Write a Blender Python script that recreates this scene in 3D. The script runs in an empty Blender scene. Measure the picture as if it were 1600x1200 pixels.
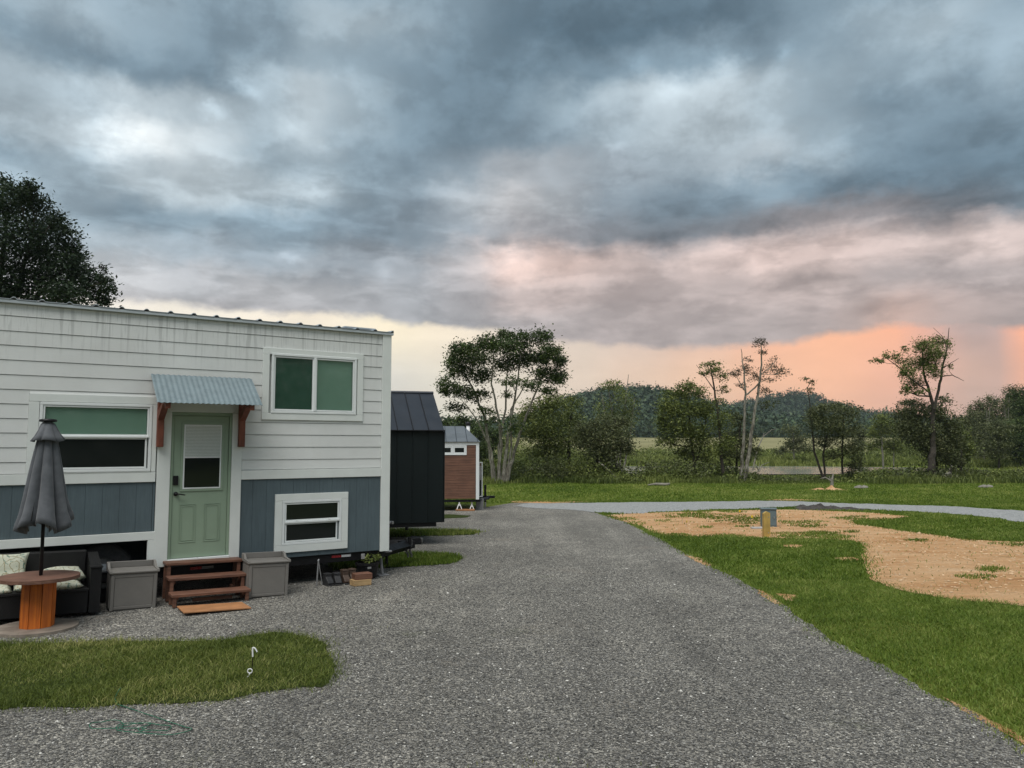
import bpy, bmesh, math, random
import numpy as np
from mathutils import Vector, Matrix
from mathutils.geometry import tessellate_polygon

SC = bpy.context.scene
COL = SC.collection
R = math.radians
RNG = np.random.default_rng(11)
random.seed(5)

# ------------------------------------------------------------------ camera
CAM_H = 2.09
FOC = 1200.0                      # focal length in pixels of the 1600 px wide photograph
PITCH = math.atan(95 / FOC)
cam_data = bpy.data.cameras.new('camera')
cam_data.sensor_width = 36.0
cam_data.lens = 36.0 * FOC / 1600.0
cam_data.clip_start = 0.05
cam_data.clip_end = 6000
cam = bpy.data.objects.new('camera', cam_data)
COL.objects.link(cam)
cam.location = (0, 0, CAM_H)
cam.rotation_euler = (math.pi / 2 + PITCH, 0, 0)
SC.camera = cam
SC.view_settings.view_transform = 'Standard'
SC.view_settings.look = 'None'
SC.view_settings.exposure = 0.2
SC.view_settings.gamma = 1.0
SC.view_settings.use_curve_mapping = False
SC.cycles.use_denoising = True
SC.cycles.max_bounces = 6
SC.cycles.transparent_max_bounces = 8
SC.cycles.volume_bounces = 0

FW = np.array([0, math.cos(PITCH), math.sin(PITCH)])
UP = np.array([0, -math.sin(PITCH), math.cos(PITCH)])

def ray(px, py):
    v = np.array([1., 0, 0]) * (px - 800) + UP * (600 - py) + FW * FOC
    return v / np.linalg.norm(v)

def gp(px, py, z=0.0):
    """the point of the level z that shows at a pixel of the photograph"""
    v = ray(px, py)
    t = (z - CAM_H) / v[2]
    return (v[0] * t, v[1] * t)

def at(px, py, Y):
    v = ray(px, py)
    t = Y / v[1]
    return np.array([v[0] * t, Y, CAM_H + v[2] * t])

def lin(c):
    return tuple(((x / 255.0) / 12.92 if x <= 10.3 else ((x / 255.0 + 0.055) / 1.055) ** 2.4) for x in c)

# ------------------------------------------------------------------ node helper
class NT:
    def __init__(s, tree):
        s.t = tree
    def n(s, typ, **kw):
        nd = s.t.nodes.new(typ)
        for k, v in kw.items():
            setattr(nd, k, v)
        return nd
    def put(s, sock, v):
        if hasattr(v, 'is_linked') or hasattr(v, 'links'):
            s.t.links.new(v, sock)
        elif v is not None:
            if isinstance(v, (tuple, list)) and len(v) == 3 and sock.type == 'RGBA':
                v = (*v, 1)
            sock.default_value = v
    def math(s, op, a, b=None, c=None, clamp=False):
        nd = s.n('ShaderNodeMath', operation=op, use_clamp=clamp)
        s.put(nd.inputs[0], a)
        if b is not None: s.put(nd.inputs[1], b)
        if c is not None: s.put(nd.inputs[2], c)
        return nd.outputs[0]
    def vmath(s, op, a, b=None, sc=None):
        nd = s.n('ShaderNodeVectorMath', operation=op)
        s.put(nd.inputs[0], a)
        if b is not None: s.put(nd.inputs[1], b)
        if sc is not None: s.put(nd.inputs['Scale'], sc)
        return nd.outputs['Value'] if op in ('LENGTH', 'DOT_PRODUCT', 'DISTANCE') else nd.outputs[0]
    def xyz(s, x, y, z):
        nd = s.n('ShaderNodeCombineXYZ')
        s.put(nd.inputs[0], x); s.put(nd.inputs[1], y); s.put(nd.inputs[2], z)
        return nd.outputs[0]
    def sep(s, v):
        nd = s.n('ShaderNodeSeparateXYZ'); s.put(nd.inputs[0], v)
        return nd.outputs
    def noise(s, vec, scale, detail=4, rough=0.5, dist=0.0, out='Fac', lac=2.0):
        nd = s.n('ShaderNodeTexNoise')
        s.put(nd.inputs['Vector'], vec); nd.inputs['Scale'].default_value = scale
        nd.inputs['Detail'].default_value = detail; nd.inputs['Roughness'].default_value = rough
        nd.inputs['Distortion'].default_value = dist; nd.inputs['Lacunarity'].default_value = lac
        return nd.outputs[out]
    def voro(s, vec, scale, feature='F1', out='Distance', rnd=1.0):
        nd = s.n('ShaderNodeTexVoronoi', feature=feature)
        s.put(nd.inputs['Vector'], vec); nd.inputs['Scale'].default_value = scale
        nd.inputs['Randomness'].default_value = rnd
        return nd.outputs[out]
    def ramp(s, fac, stops, mode='LINEAR'):
        nd = s.n('ShaderNodeValToRGB'); cr = nd.color_ramp; cr.interpolation = mode
        e = cr.elements
        e[0].position, e[0].color = stops[0][0], (*stops[0][1], 1)
        e[1].position, e[1].color = stops[-1][0], (*stops[-1][1], 1)
        for p, c in stops[1:-1]:
            x = e.new(p); x.color = (*c, 1)
        s.put(nd.inputs[0], fac)
        return nd.outputs[0]
    def fr(s, v, a, b, c=0.0, d=1.0, smooth=False):
        nd = s.n('ShaderNodeMapRange', interpolation_type='SMOOTHSTEP' if smooth else 'LINEAR')
        s.put(nd.inputs[0], v); nd.inputs[1].default_value = a; nd.inputs[2].default_value = b
        nd.inputs[3].default_value = c; nd.inputs[4].default_value = d
        return nd.outputs[0]
    def mix(s, f, a, b, blend='MIX'):
        nd = s.n('ShaderNodeMix', data_type='RGBA', blend_type=blend)
        s.put(nd.inputs[0], f); s.put(nd.inputs[6], a); s.put(nd.inputs[7], b)
        return nd.outputs[2]

# ------------------------------------------------------------------ sky
# brightness of the cloud deck in the photograph's evening sky, on a coarse raster, and how warm it is
SKX = list(range(0, 1601, 100))
SKY = {
 -60: [150]*4+[150]*4+[120]*5+[140]*4,
 0:   [160,178,170,148,150,160,158,150,118,108,105,110,118,145,165,172,150],
 40:  [140,150,158,140,145,182,170,145,112,102,102,104,122,150,168,170,150],
 80:  [150,135,130,135,150,160,150,132,112,104,108,135,145,150,162,158,170],
 120: [180,165,140,125,165,185,150,128,125,135,172,185,178,158,150,145,160],
 160: [185,190,198,165,188,195,150,125,135,170,190,195,170,150,130,140,155],
 200: [170,175,230,205,165,190,150,125,130,155,185,185,180,168,135,125,130],
 240: [150,165,228,205,165,165,150,130,128,145,165,175,178,165,140,112,118],
 280: [155,145,175,195,190,185,135,140,185,170,145,160,160,120,108,106,115],
 320: [185,165,145,165,175,185,140,165,190,160,120,112,108,106,106,108,110],
 360: [190,175,150,140,140,145,132,145,150,120,108,112,125,160,190,195,200],
 400: [195,190,185,165,150,155,135,165,212,198,165,185,195,200,180,165,170],
 440: [200,195,190,175,185,185,165,155,185,180,165,170,180,180,160,155,150],
 480: [225,220,200,175,170,168,165,160,170,165,160,165,165,160,160,155,150],
 560: [225,220,200,175,170,168,165,160,170,165,160,165,165,160,160,155,150],
}
SKW = {
 -60: [0]*17, 200: [0]*17,
 240: [0]*8+[.2,.25,.15,.1,.1,0,0,0,0],
 300: [0]*7+[.2,.4,.3,.1,.05,.05,.05,.05,.1,.2],
 350: [0]*6+[.1,.1,.2,.2,.2,.3,.5,.8,1,.95,.9],
 400: [.2]*5+[.25,.25,.4,1.1,1.1,.8,.9,1,1,.8,.7,.7],
 440: [.35]*6+[.35,.4,1.0,.95,.8,.8,.85,.85,.7,.75,.8],
 490: [.5]*6+[.4,.45,.6,.7,.75,.75,.75,.8,1.15,.9,.8],
 560: [.5]*6+[.4,.45,.6,.7,.75,.75,.75,.8,1.15,.9,.8],
}
SPOTS = [  # small openings and dark scraps: pixel, half widths, strength
 (215,205,50,38,.22),(150,185,24,16,.20),(372,133,20,11,.34),(326,181,14,11,.30),(484,300,22,10,.22),(470,200,28,22,.12),(452,391,16,6,.28),(420,118,40,14,.12),
 (1241,76,14,12,.24),(1052,138,30,24,.20),(1003,100,14,15,.18),(1132,112,20,18,.18),(967,233,12,11,.20),(850,262,30,20,.10),(1185,411,20,10,.22),(1340,348,46,10,.16),
 (1568,446,34,9,-.26),(1350,480,18,7,-.14),(822,402,44,16,.16),(605,426,14,14,.24),(650,298,26,16,-.14),(1010,325,90,12,-.10),(700,420,60,8,.10),(1210,370,26,8,.14),(880,460,60,8,-.12),(1050,470,70,8,-.10),(1250,440,70,7,-.12),(560,455,60,6,.12)]
BANDX = [0,300,500,600,700,800,900,1000,1100,1200,1300,1400,1460,1510,1555,1580,1600,1640]
BAND = {  # the clear strip under the deck: measured colours
 500: [(238,233,230),(242,233,222),(246,233,216),(250,236,210),(244,228,208),(222,208,196),(214,196,184),(208,184,174),(214,176,160),(236,172,142),(250,178,140),(250,172,136),(226,164,146),(190,156,152),(192,156,152),(232,160,138),(252,166,130),(250,168,132)],
 600: [(217,214,214),(217,213,212),(215,211,208),(214,210,204),(220,212,200),(220,208,194),(222,200,184),(228,194,172),(236,188,158),(244,182,146),(246,178,142),(238,170,142),(216,164,146),(200,160,146),(198,158,146),(216,160,142),(236,166,138),(236,166,138)],
 700: [(208,203,198),(208,203,198),(208,203,198),(209,203,198),(212,208,196),(218,202,186),(220,196,178),(224,188,166),(230,182,154),(236,178,144),(234,172,142),(220,164,142),(206,160,142),(198,158,144),(198,156,144),(206,158,142),(216,162,140),(216,162,140)],
}
EDGEX = [0,200,300,400,500,600,700,800,900,1000,1100,1200,1300,1400,1490,1550,1600]
EDGEY = [465,472,484,492,496,500,512,528,538,546,548,540,526,514,512,524,516]

def interp_rows(tab, xs, px, py):
    ks = sorted(tab)
    py = min(max(py, ks[0]), ks[-1])
    for a, b in zip(ks, ks[1:]):
        if a <= py <= b:
            t = (py - a) / (b - a)
            va = np.array(tab[a], float); vb = np.array(tab[b], float)
            v = va * (1 - t) + vb * t
            if v.ndim == 1:
                return np.interp(px, xs, v)
            return np.array([np.interp(px, xs, v[:, k]) for k in range(3)])

def tone_rgb(L, w):
    k = min(max((238 - L) / 90, .12), 1.0)
    cool = np.array([-16 * k - 2, 1 * k + 1, 15 * k]); warm = np.array([18, -4, -12]); orange = np.array([56, -12, -50])
    o = cool * (1 - w) + warm * w if w <= 1 else warm * (2 - w) + orange * (w - 1)
    return np.clip(L + o, 0, 255)

def px_of(az, el):
    v = np.array([math.sin(az) * math.cos(el), math.cos(az) * math.cos(el), math.sin(el)])
    z = v @ FW
    return 800 + v[0] / z * FOC, 600 - (v @ UP) / z * FOC

def build_world():
    w = bpy.data.worlds.new('World'); SC.world = w; w.use_nodes = True
    w.cycles.sampling_method = 'MANUAL'; w.cycles.sample_map_resolution = 512
    t = w.node_tree; t.nodes.clear(); N = NT(t)
    tc = N.n('ShaderNodeTexCoord').outputs['Generated']
    d = N.vmath('NORMALIZE', tc)
    x, y, z = N.sep(d)
    # coordinates on the flat underside of the cloud deck
    zz = N.math('ADD', N.math('MAXIMUM', z, 0.0), 0.13)
    P = N.xyz(N.math('DIVIDE', x, zz), N.math('DIVIDE', y, zz), 0.0)
    az = N.math('ARCTAN2', x, y)
    el = N.math('ARCSINE', z)
    A3 = N.xyz(N.math('MULTIPLY', az, 1.0), N.math('MULTIPLY', el, 1.35), 0.37)
    big = N.noise(P, 1.05, 3, .55, out='Color')
    bx, by, bz = N.sep(big)
    fin = N.noise(A3, 10.0, 8, .60, 0.0, out='Color')
    fx, fy, fz = N.sep(fin)
    att = N.fr(el, 0.04, 0.35, .35, 1.0)
    def wob(b, f, ab, af):
        v = N.math('ADD', N.math('MULTIPLY', N.math('SUBTRACT', b, .5), ab), N.math('MULTIPLY', N.math('SUBTRACT', f, .5), af))
        return N.math('MULTIPLY', v, att)
    az2 = N.math('ADD', az, wob(bx, fx, .04, .095))
    el2 = N.math('ADD', el, wob(by, fy, .03, .085))
    # deck colours sampled to azimuth / elevation
    azs = [R(-34 + 68 * i / 18) for i in range(19)]
    els = [R(2 + 34 * i / 15) for i in range(16)]
    azf = N.math('ADD', N.math('DIVIDE', az2, 2 * math.pi), .5)
    col = None
    for i, e in enumerate(els):
        cs = []
        for a in azs:
            px, py = px_of(a, e)
            px = min(max(px, 0), 1600)
            c = lin(tone_rgb(interp_rows(SKY, SKX, px, py), interp_rows(SKW, SKX, px, py)))
            cs.append(c)
        mean = tuple(np.mean(cs, axis=0))
        st = [(0.0, mean), (.5 - 75 / 360, mean)] + [(a / (2 * math.pi) + .5, c) for a, c in zip(azs, cs)] + [(.5 + 75 / 360, mean), (1.0, mean)]
        r = N.ramp(azf, st, 'EASE')
        if col is None: col = r
        else: col = N.mix(N.fr(el2, els[i - 1], e, smooth=True), col, r)
    zen = lin((142, 152, 158))
    col = N.mix(N.fr(el, R(36), R(70), smooth=True), col, zen)
    # billows and wisps in the deck
    n1 = N.noise(P, 3.4, 7, .52, .1)
    n2 = N.noise(A3, 10.0, 8, .56, .0)
    n3 = N.noise(A3, 30.0, 5, .6, .2)
    lum = N.math('ADD', N.math('MULTIPLY', N.math('SUBTRACT', n1, .5), .50), N.math('MULTIPLY', N.math('SUBTRACT', n2, .5), .62))
    lum = N.math('ADD', lum, N.math('MULTIPLY', N.math('SUBTRACT', n3, .5), .17))
    n5 = N.noise(N.vmath('ADD', A3, (3.7, 1.9, 4.4)), 8.5, 9, .58, .12)
    lum = N.math('ADD', lum, N.math('MULTIPLY', N.math('SUBTRACT', N.fr(n5, .43, .57, smooth=True), .5), .21))
    n6 = N.noise(N.xyz(az, N.math('MULTIPLY', el, 3.0), 2.2), 11.0, 8, .56, .25)
    low = N.math('MULTIPLY', N.fr(el, .10, .17, smooth=True), N.fr(el, .42, .26, smooth=True))
    lum = N.math('ADD', lum, N.math('MULTIPLY', low, N.math('MULTIPLY', N.math('SUBTRACT', N.fr(n6, .40, .62, smooth=True), .42), .30)))
    for (px, py, rx, ry, gain) in SPOTS:
        v = ray(px, py); a0, e0 = math.atan2(v[0], v[1]), math.asin(v[2])
        dx = N.math('MULTIPLY', N.math('SUBTRACT', az2, a0), 1 / (rx / FOC * 1.1)); dy = N.math('MULTIPLY', N.math('SUBTRACT', el2, e0), 1 / (ry / FOC * 1.1))
        q = N.math('ADD', N.math('MULTIPLY', dx, dx), N.math('MULTIPLY', dy, dy))
        lum = N.math('ADD', lum, N.math('MULTIPLY', N.math('EXPONENT', N.math('MULTIPLY', q, -1.0)), gain * 1.55))
    lum = N.math('ADD', 1.04, N.math('MULTIPLY', lum, N.fr(el, .02, .25, .55, 1.0)))
    col = N.mix(1.0, col, N.xyz(lum, lum, lum), 'MULTIPLY')
    # clear strip below the deck
    band = None; bels = [R(.5), R(4.5), R(8.5)]
    azb = sorted([(math.atan2(ray(px, 600)[0], ray(px, 600)[1]), px) for px in BANDX])
    azf0 = N.math('ADD', N.math('DIVIDE', N.math('ADD', az, wob(bx, fx, .02, .03)), 2 * math.pi), .5)
    for i, (e, key) in enumerate(zip(bels, (700, 600, 500))):
        cs = [(a / (2 * math.pi) + .5, lin(tuple(v * .86 + t_ * .14 for v, t_ in zip(BAND[key][BANDX.index(px)], (228, 204, 184))))) for a, px in azb]
        mean = tuple(np.mean([c for _, c in cs], axis=0))
        mean = lin((196, 194, 190)); r = N.ramp(azf0, [(0, mean), (.34, mean)] + cs + [(.66, mean), (1, mean)], 'EASE')
        band = r if band is None else N.mix(N.fr(el, bels[i - 1], e, smooth=True), band, r)
    n4 = N.noise(N.xyz(N.math('MULTIPLY', az, 1.0), N.math('MULTIPLY', el, 3.0), .1), 9.0, 5, .55, .3)
    l4 = N.fr(n4, .3, .7, .95, 1.08)
    band = N.mix(1.0, band, N.xyz(N.math('MULTIPLY', l4, 1.0), N.math('MULTIPLY', l4, 1.02), N.math('MULTIPLY', l4, .98)), 'MULTIPLY')
    est = []
    for px, py in zip(EDGEX, EDGEY):
        v = ray(px, py)
        est.append((math.atan2(v[0], v[1]) / (2 * math.pi) + .5, math.asin(v[2])))
    s_ = [(0, (.2,) * 3), (.3, (est[0][1],) * 3)] + [(a, (e,) * 3) for a, e in est] + [(.7, (est[-1][1],) * 3), (1, (.2,) * 3)]
    edge = N.ramp(azf0, s_, 'LINEAR')
    edge = N.sep(edge)[0]
    edge = N.math('ADD', edge, N.math('MULTIPLY', N.math('SUBTRACT', N.noise(A3, 16, 6, .6), .5), .030))
    shaft = N.math('MULTIPLY', N.fr(az, R(28.5), R(30.3), smooth=True), N.fr(az, R(33.2), R(31.6), smooth=True))
    m = N.math('SUBTRACT', el, edge)
    soft = N.fr(m, -.004, .009, smooth=True)
    soft2 = N.fr(m, -.05, .03, smooth=True)
    cover = N.math('MAXIMUM', soft, N.math('MULTIPLY', shaft, soft2))
    paint = N.mix(cover, band, col)
    sky = N.n('ShaderNodeTexSky', sky_type='NISHITA')
    sky.sun_disc = False; sky.sun_elevation = R(62); sky.sun_rotation = R(200); sky.altitude = 200
    s1 = N.mix(1.0, sky.outputs[0], (.08, .08, .08, 1), 'MULTIPLY')
    out = N.mix(.95, s1, paint)
    bg = N.n('ShaderNodeBackground'); N.put(bg.inputs[0], out); bg.inputs[1].default_value = 1.0
    wo = N.n('ShaderNodeOutputWorld'); t.links.new(bg.outputs[0], wo.inputs[0])

build_world()

# one broad, weak sun: the light is the bright overcast behind and above the photographer
sd = bpy.data.lights.new('sun', 'SUN'); sd.energy = 2.9; sd.angle = R(48); sd.color = (1.0, .975, .94)
sun = bpy.data.objects.new('sun', sd); COL.objects.link(sun)
sdir = Vector((math.sin(R(200)) * math.cos(R(62)), math.cos(R(200)) * math.cos(R(62)), math.sin(R(62))))
sun.rotation_euler = sdir.to_track_quat('Z', 'Y').to_euler()
# ------------------------------------------------------------------ materials
def mat(name, build):
    m = bpy.data.materials.new(name); m.use_nodes = True
    t = m.node_tree; t.nodes.clear(); N = NT(t)
    b = N.n('ShaderNodeBsdfPrincipled'); o = N.n('ShaderNodeOutputMaterial')
    t.links.new(b.outputs[0], o.inputs[0])
    build(N, b, o)
    return m

def bump(N, b, h, strength=.3, dist=.01):
    bp = N.n('ShaderNodeBump'); bp.inputs['Strength'].default_value = strength; bp.inputs['Distance'].default_value = dist
    N.put(bp.inputs['Height'], h); N.t.links.new(bp.outputs[0], b.inputs['Normal'])

def objco(N): return N.n('ShaderNodeTexCoord').outputs['Object']
def geopos(N): return N.n('ShaderNodeNewGeometry').outputs['Position']

def simple(name, c, rough=.6, metal=0.0, var=.12, scale=12, bmp=0.0, spec=.5):
    def f(N, b, o):
        co = objco(N)
        n = N.noise(co, scale, 5, .6)
        k = N.fr(n, .3, .7, 1 - var, 1 + var)
        col = N.mix(1.0, (*c, 1), N.xyz(k, k, k), 'MULTIPLY')
        N.put(b.inputs['Base Color'], col)
        N.put(b.inputs['Roughness'], N.fr(N.noise(co, scale * 2.3, 3), .3, .7, max(rough - .1, .02), min(rough + .1, 1)))
        b.inputs['Metallic'].default_value = metal
        b.inputs['Specular IOR Level'].default_value = spec
        if bmp: bump(N, b, N.noise(co, scale * 8, 4), bmp, .004)
    return mat(name, f)

M = {}
def _siding(N, b, o):
    co = objco(N); x, y, z = N.sep(co)
    base = (.64, .655, .635, 1)
    n = N.fr(N.noise(co, 1.3, 5, .6), .3, .7, .93, 1.04)
    col = N.mix(1.0, base, N.xyz(n, n, n), 'MULTIPLY')
    # rain streaks of dirt running down from the eave
    sv = N.xyz(N.math('MULTIPLY', x, 1.0), y, N.math('MULTIPLY', z, .035))
    st = N.fr(N.noise(sv, 17.0, 2, .4), .555, .63, smooth=True)
    st2 = N.fr(N.noise(sv, 46.0, 2, .5), .56, .68, smooth=True)
    ln = N.math('ADD', z, N.math('MULTIPLY', N.noise(N.xyz(x, 0, 0), 9.0, 2), .9))
    reach = N.fr(ln, 3.45, 4.25, smooth=True)
    f = N.math('MULTIPLY', N.math('MAXIMUM', st, N.math('MULTIPLY', st2, .7)), N.math('MULTIPLY', reach, .34))
    col = N.mix(f, col, (.20, .21, .20, 1))
    grime = N.math('MULTIPLY', N.fr(N.noise(co, 3.1, 6, .65), .48, .72), .14)
    col = N.mix(grime, col, (.42, .41, .36, 1))
    N.put(b.inputs['Base Color'], col); b.inputs['Roughness'].default_value = .62
    wd = N.noise(N.xyz(N.math('MULTIPLY', x, .12), y, z), 60, 3, .6)
    bump(N, b, wd, .15, .003)
M['siding'] = mat('white_siding_paint', _siding)
M['trim'] = simple('white_trim_paint', (.66, .69, .66), .5, 0, .05, 3, .05)
M['vinyl'] = simple('white_vinyl', (.70, .73, .72), .35, 0, .03, 4)
def _blue(N, b, o):
    co = objco(N); x, y, z = N.sep(co)
    gr = N.noise(N.xyz(x, y, N.math('MULTIPLY', z, .06)), 70, 4, .6)
    pn = N.noise(co, 2.0, 5, .6)
    k = N.math('MULTIPLY', N.fr(gr, .3, .7, .88, 1.12), N.fr(pn, .3, .7, .88, 1.12))
    N.put(b.inputs['Base Color'], N.mix(1.0, (.074, .104, .117, 1), N.xyz(k, k, k), 'MULTIPLY'))
    b.inputs['Roughness'].default_value = .6
    bump(N, b, gr, .35, .004)
M['blue'] = mat('slate_blue_panel_paint', _blue)
M['green'] = simple('sage_green_paint', (.245, .325, .235), .5, 0, .05, 3, .04)
M['shade'] = simple('green_roller_shade', (.38, .49, .42), .8, 0, .05, 3)
M['shade_dark'] = simple('screened_green_shade', (.085, .155, .12), .85, 0, .08, 3)
M['blind'] = simple('white_mini_blind', (.60, .64, .61), .7, 0, .06, 60)
def _glass(N, b, o):
    b.inputs['Base Color'].default_value = (.012, .015, .014, 1)
    b.inputs['Roughness'].default_value = .06
    b.inputs['Specular IOR Level'].default_value = .3
    bump(N, b, N.noise(objco(N), 2.5, 2), .05, .02)
M['glass_dark'] = mat('dark_window_glass', _glass)
def _glass2(N, b, o):
    t = N.t
    tr = N.n('ShaderNodeBsdfTransparent'); tr.inputs[0].default_value = (.86, .92, .89, 1)
    gl = N.n('ShaderNodeBsdfGlossy'); gl.inputs['Roughness'].default_value = .03
    fz = N.n('ShaderNodeFresnel'); fz.inputs[0].default_value = 1.45
    mx = N.n('ShaderNodeMixShader'); t.links.new(N.math('MULTIPLY', fz.outputs[0], .55), mx.inputs[0])
    t.links.new(tr.outputs[0], mx.inputs[1]); t.links.new(gl.outputs[0], mx.inputs[2])
    t.links.new(mx.outputs[0], o.inputs[0])
M['glass'] = mat('clear_window_glass', _glass2)
M['interior'] = simple('dark_interior', (.02, .022, .02), .9, 0, .1, 3)
M['galv'] = simple('galvanised_roof_metal', (.50, .54, .57), .38, .75, .12, 6, .05)
def _awn(N, b, o):
    co = objco(N)
    n = N.noise(co, 9, 5, .6); v = N.voro(co, 34, out='Color')
    k = N.math('ADD', N.fr(n, .3, .7, .86, 1.1), N.math('MULTIPLY', N.sep(v)[0], .10))
    N.put(b.inputs['Base Color'], N.mix(1.0, (.145, .19, .205, 1), N.xyz(k, k, k), 'MULTIPLY'))
    b.inputs['Metallic'].default_value = .0
    N.put(b.inputs['Roughness'], N.fr(n, .3, .7, .42, .6))
M['awning'] = mat('corrugated_galvanised_sheet', _awn)

def wood(name, c1, c2, axis='x', scale=14, rough=.6):
    def f(N, b, o):
        co = objco(N); x, y, z = N.sep(co)
        rnd = N.n('ShaderNodeObjectInfo').outputs['Random']
        off = N.math('MULTIPLY', rnd, 7.0)
        k = .06
        v = {'x': (N.math('MULTIPLY', x, k), N.math('ADD', y, off), z), 'y': (x, N.math('MULTIPLY', y, k), N.math('ADD', z, off)), 'z': (N.math('ADD', x, off), y, N.math('MULTIPLY', z, k))}[axis]
        g = N.noise(N.xyz(*v), scale * 4, 5, .65, .4)
        n = N.noise(co, scale * .4, 4)
        col = N.ramp(g, [(.3, c1), (.7, c2)])
        k2 = N.math('MULTIPLY', N.fr(n, .3, .7, .8, 1.2), N.math('ADD', .9, N.math('MULTIPLY', rnd, .2)))
        N.put(b.inputs['Base Color'], N.mix(1.0, col, N.xyz(k2, k2, k2), 'MULTIPLY'))
        b.inputs['Roughness'].default_value = rough
        bump(N, b, g, .3, .003)
    return mat(name, f)
M['redwood'] = wood('dark_red_stained_wood', (.11, .028, .014), (.19, .055, .028), 'z')
M['stepwood'] = wood('reddish_brown_step_wood', (.075, .032, .019), (.20, .092, .055), 'x')
M['ramp'] = wood('tan_weathered_plywood', (.26, .115, .045), (.42, .20, .085), 'x')
M['spool_top'] = wood('dark_red_weathered_planks', (.10, .046, .030), (.19, .098, .066), 'x')
M['spool_side'] = wood('orange_stained_staves', (.36, .075, .006), (.68, .175, .014), 'z', 8)
M['spool_base'] = wood('grey_weathered_planks', (.17, .14, .11), (.30, .255, .21), 'x')
M['block'] = wood('shaded_pale_lumber', (.30, .19, .085), (.44, .30, .15), 'x')  # pale lumber, darkened to carry the shade under the house
M['cedar'] = wood('reddish_cedar_cladding', (.10, .045, .028), (.20, .098, .060), 'x', 6)
M['postwood'] = wood('yellow_treated_post', (.36, .23, .055), (.50, .34, .10), 'z')
M['plastic'] = simple('warm_grey_resin', (.165, .155, .140), .6, 0, .06, 8, .1)
M['wicker'] = None
def _wick(N, b, o):
    co = objco(N); x, y, z = N.sep(co)
    w1 = N.math('SINE', N.math('MULTIPLY', z, 420)); w2 = N.math('SINE', N.math('MULTIPLY', N.math('ADD', x, y), 260))
    h = N.math('MULTIPLY', w1, w2)
    N.put(b.inputs['Base Color'], N.ramp(N.fr(h, -1, 1), [(0, (.003, .003, .003)), (1, (.013, .013, .013))]))
    b.inputs['Roughness'].default_value = .5; b.inputs['Specular IOR Level'].default_value = .25
    bump(N, b, h, .6, .004)
M['wicker'] = mat('black_resin_wicker', _wick)
def _floral(N, b, o):
    co = objco(N)
    base = N.ramp(N.noise(co, 5, 3), [(.3, (.44, .45, .35)), (.7, (.55, .56, .45))])
    d = N.voro(co, 5.0, rnd=.8)
    ringa = N.fr(N.math('ABSOLUTE', N.math('SUBTRACT', N.math('FRACT', N.math('MULTIPLY', N.math('ADD', d, N.math('MULTIPLY', N.noise(co, 14, 3), .35)), 4.2)), .5)), .13, .05)
    c = N.mix(N.math('MULTIPLY', ringa, .8), base, (.24, .20, .10, 1))
    fl = N.fr(N.noise(co, 19, 3, .5, 1.2), .57, .64)
    c = N.mix(N.math('MULTIPLY', fl, .9), c, (.07, .16, .13, 1))
    N.put(b.inputs['Base Color'], c); b.inputs['Roughness'].default_value = .9
    bump(N, b, N.noise(co, 9, 4), .5, .02)
M['floral'] = mat('cream_patterned_fabric', _floral)
def _umb(N, b, o):
    co = objco(N)
    n = N.noise(co, 7, 5, .6)
    N.put(b.inputs['Base Color'], N.ramp(n, [(.3, (.060, .066, .074)), (.7, (.105, .112, .122))]))
    b.inputs['Roughness'].default_value = .85
    b.inputs['Sheen Weight'].default_value = .2
    bump(N, b, N.noise(co, 30, 5), .25, .006)
M['umbrella'] = mat('charcoal_umbrella_fabric', _umb)
M['black'] = simple('black_painted_steel', (.006, .006, .007), .5, .0, .3, 10, .1, .3)
M['blackclad'] = simple('black_standing_seam_metal', (.004, .0085, .009), .5, 0, .12, 2, .02, .3)
M['blackroof'] = simple('dark_roof_metal', (.020, .025, .034), .42, .15, .12, 2, .02)
M['greyroof'] = simple('grey_standing_seam_roof', (.16, .175, .185), .42, .4, .14, 2, .02)
M['rubber'] = simple('tyre_rubber', (.016, .016, .016), .85, 0, .2, 20, .3)
M['steel'] = simple('dull_zinc_steel', (.34, .34, .34), .45, .6, .2, 20)
M['flash'] = simple('pale_grey_flashing', (.42, .46, .48), .45, .0, .05, 4)
M['darksteel'] = simple('tarnished_steel', (.10, .10, .10), .45, .5, .3, 40)
M['white'] = simple('white_enamel', (.75, .75, .74), .4, 0, .05, 20)
M['grey'] = simple('weathered_grey_paint', (.2, .2, .2), .7, 0, .2, 20)
M['red'] = simple('red_reflector', (.32, .015, .02), .3, 0, .1, 20)
M['leather'] = simple('worn_brown_leather', (.06, .036, .024), .6, 0, .3, 20, .3)
M['leather2'] = simple('worn_black_leather', (.016, .016, .017), .6, 0, .3, 20, .3)
M['elbox'] = simple('blue_grey_powder_coat', (.105, .15, .165), .5, 0, .1, 6, .05)
M['yellow'] = simple('yellow_flag_plastic', (.75, .55, .03), .5, 0, .05, 10)
M['cord'] = simple('green_cord', (.012, .12, .065), .5, 0, .1, 30)
M['concrete'] = simple('pale_concrete', (.36, .35, .33), .9, 0, .15, 20, .3)

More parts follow.
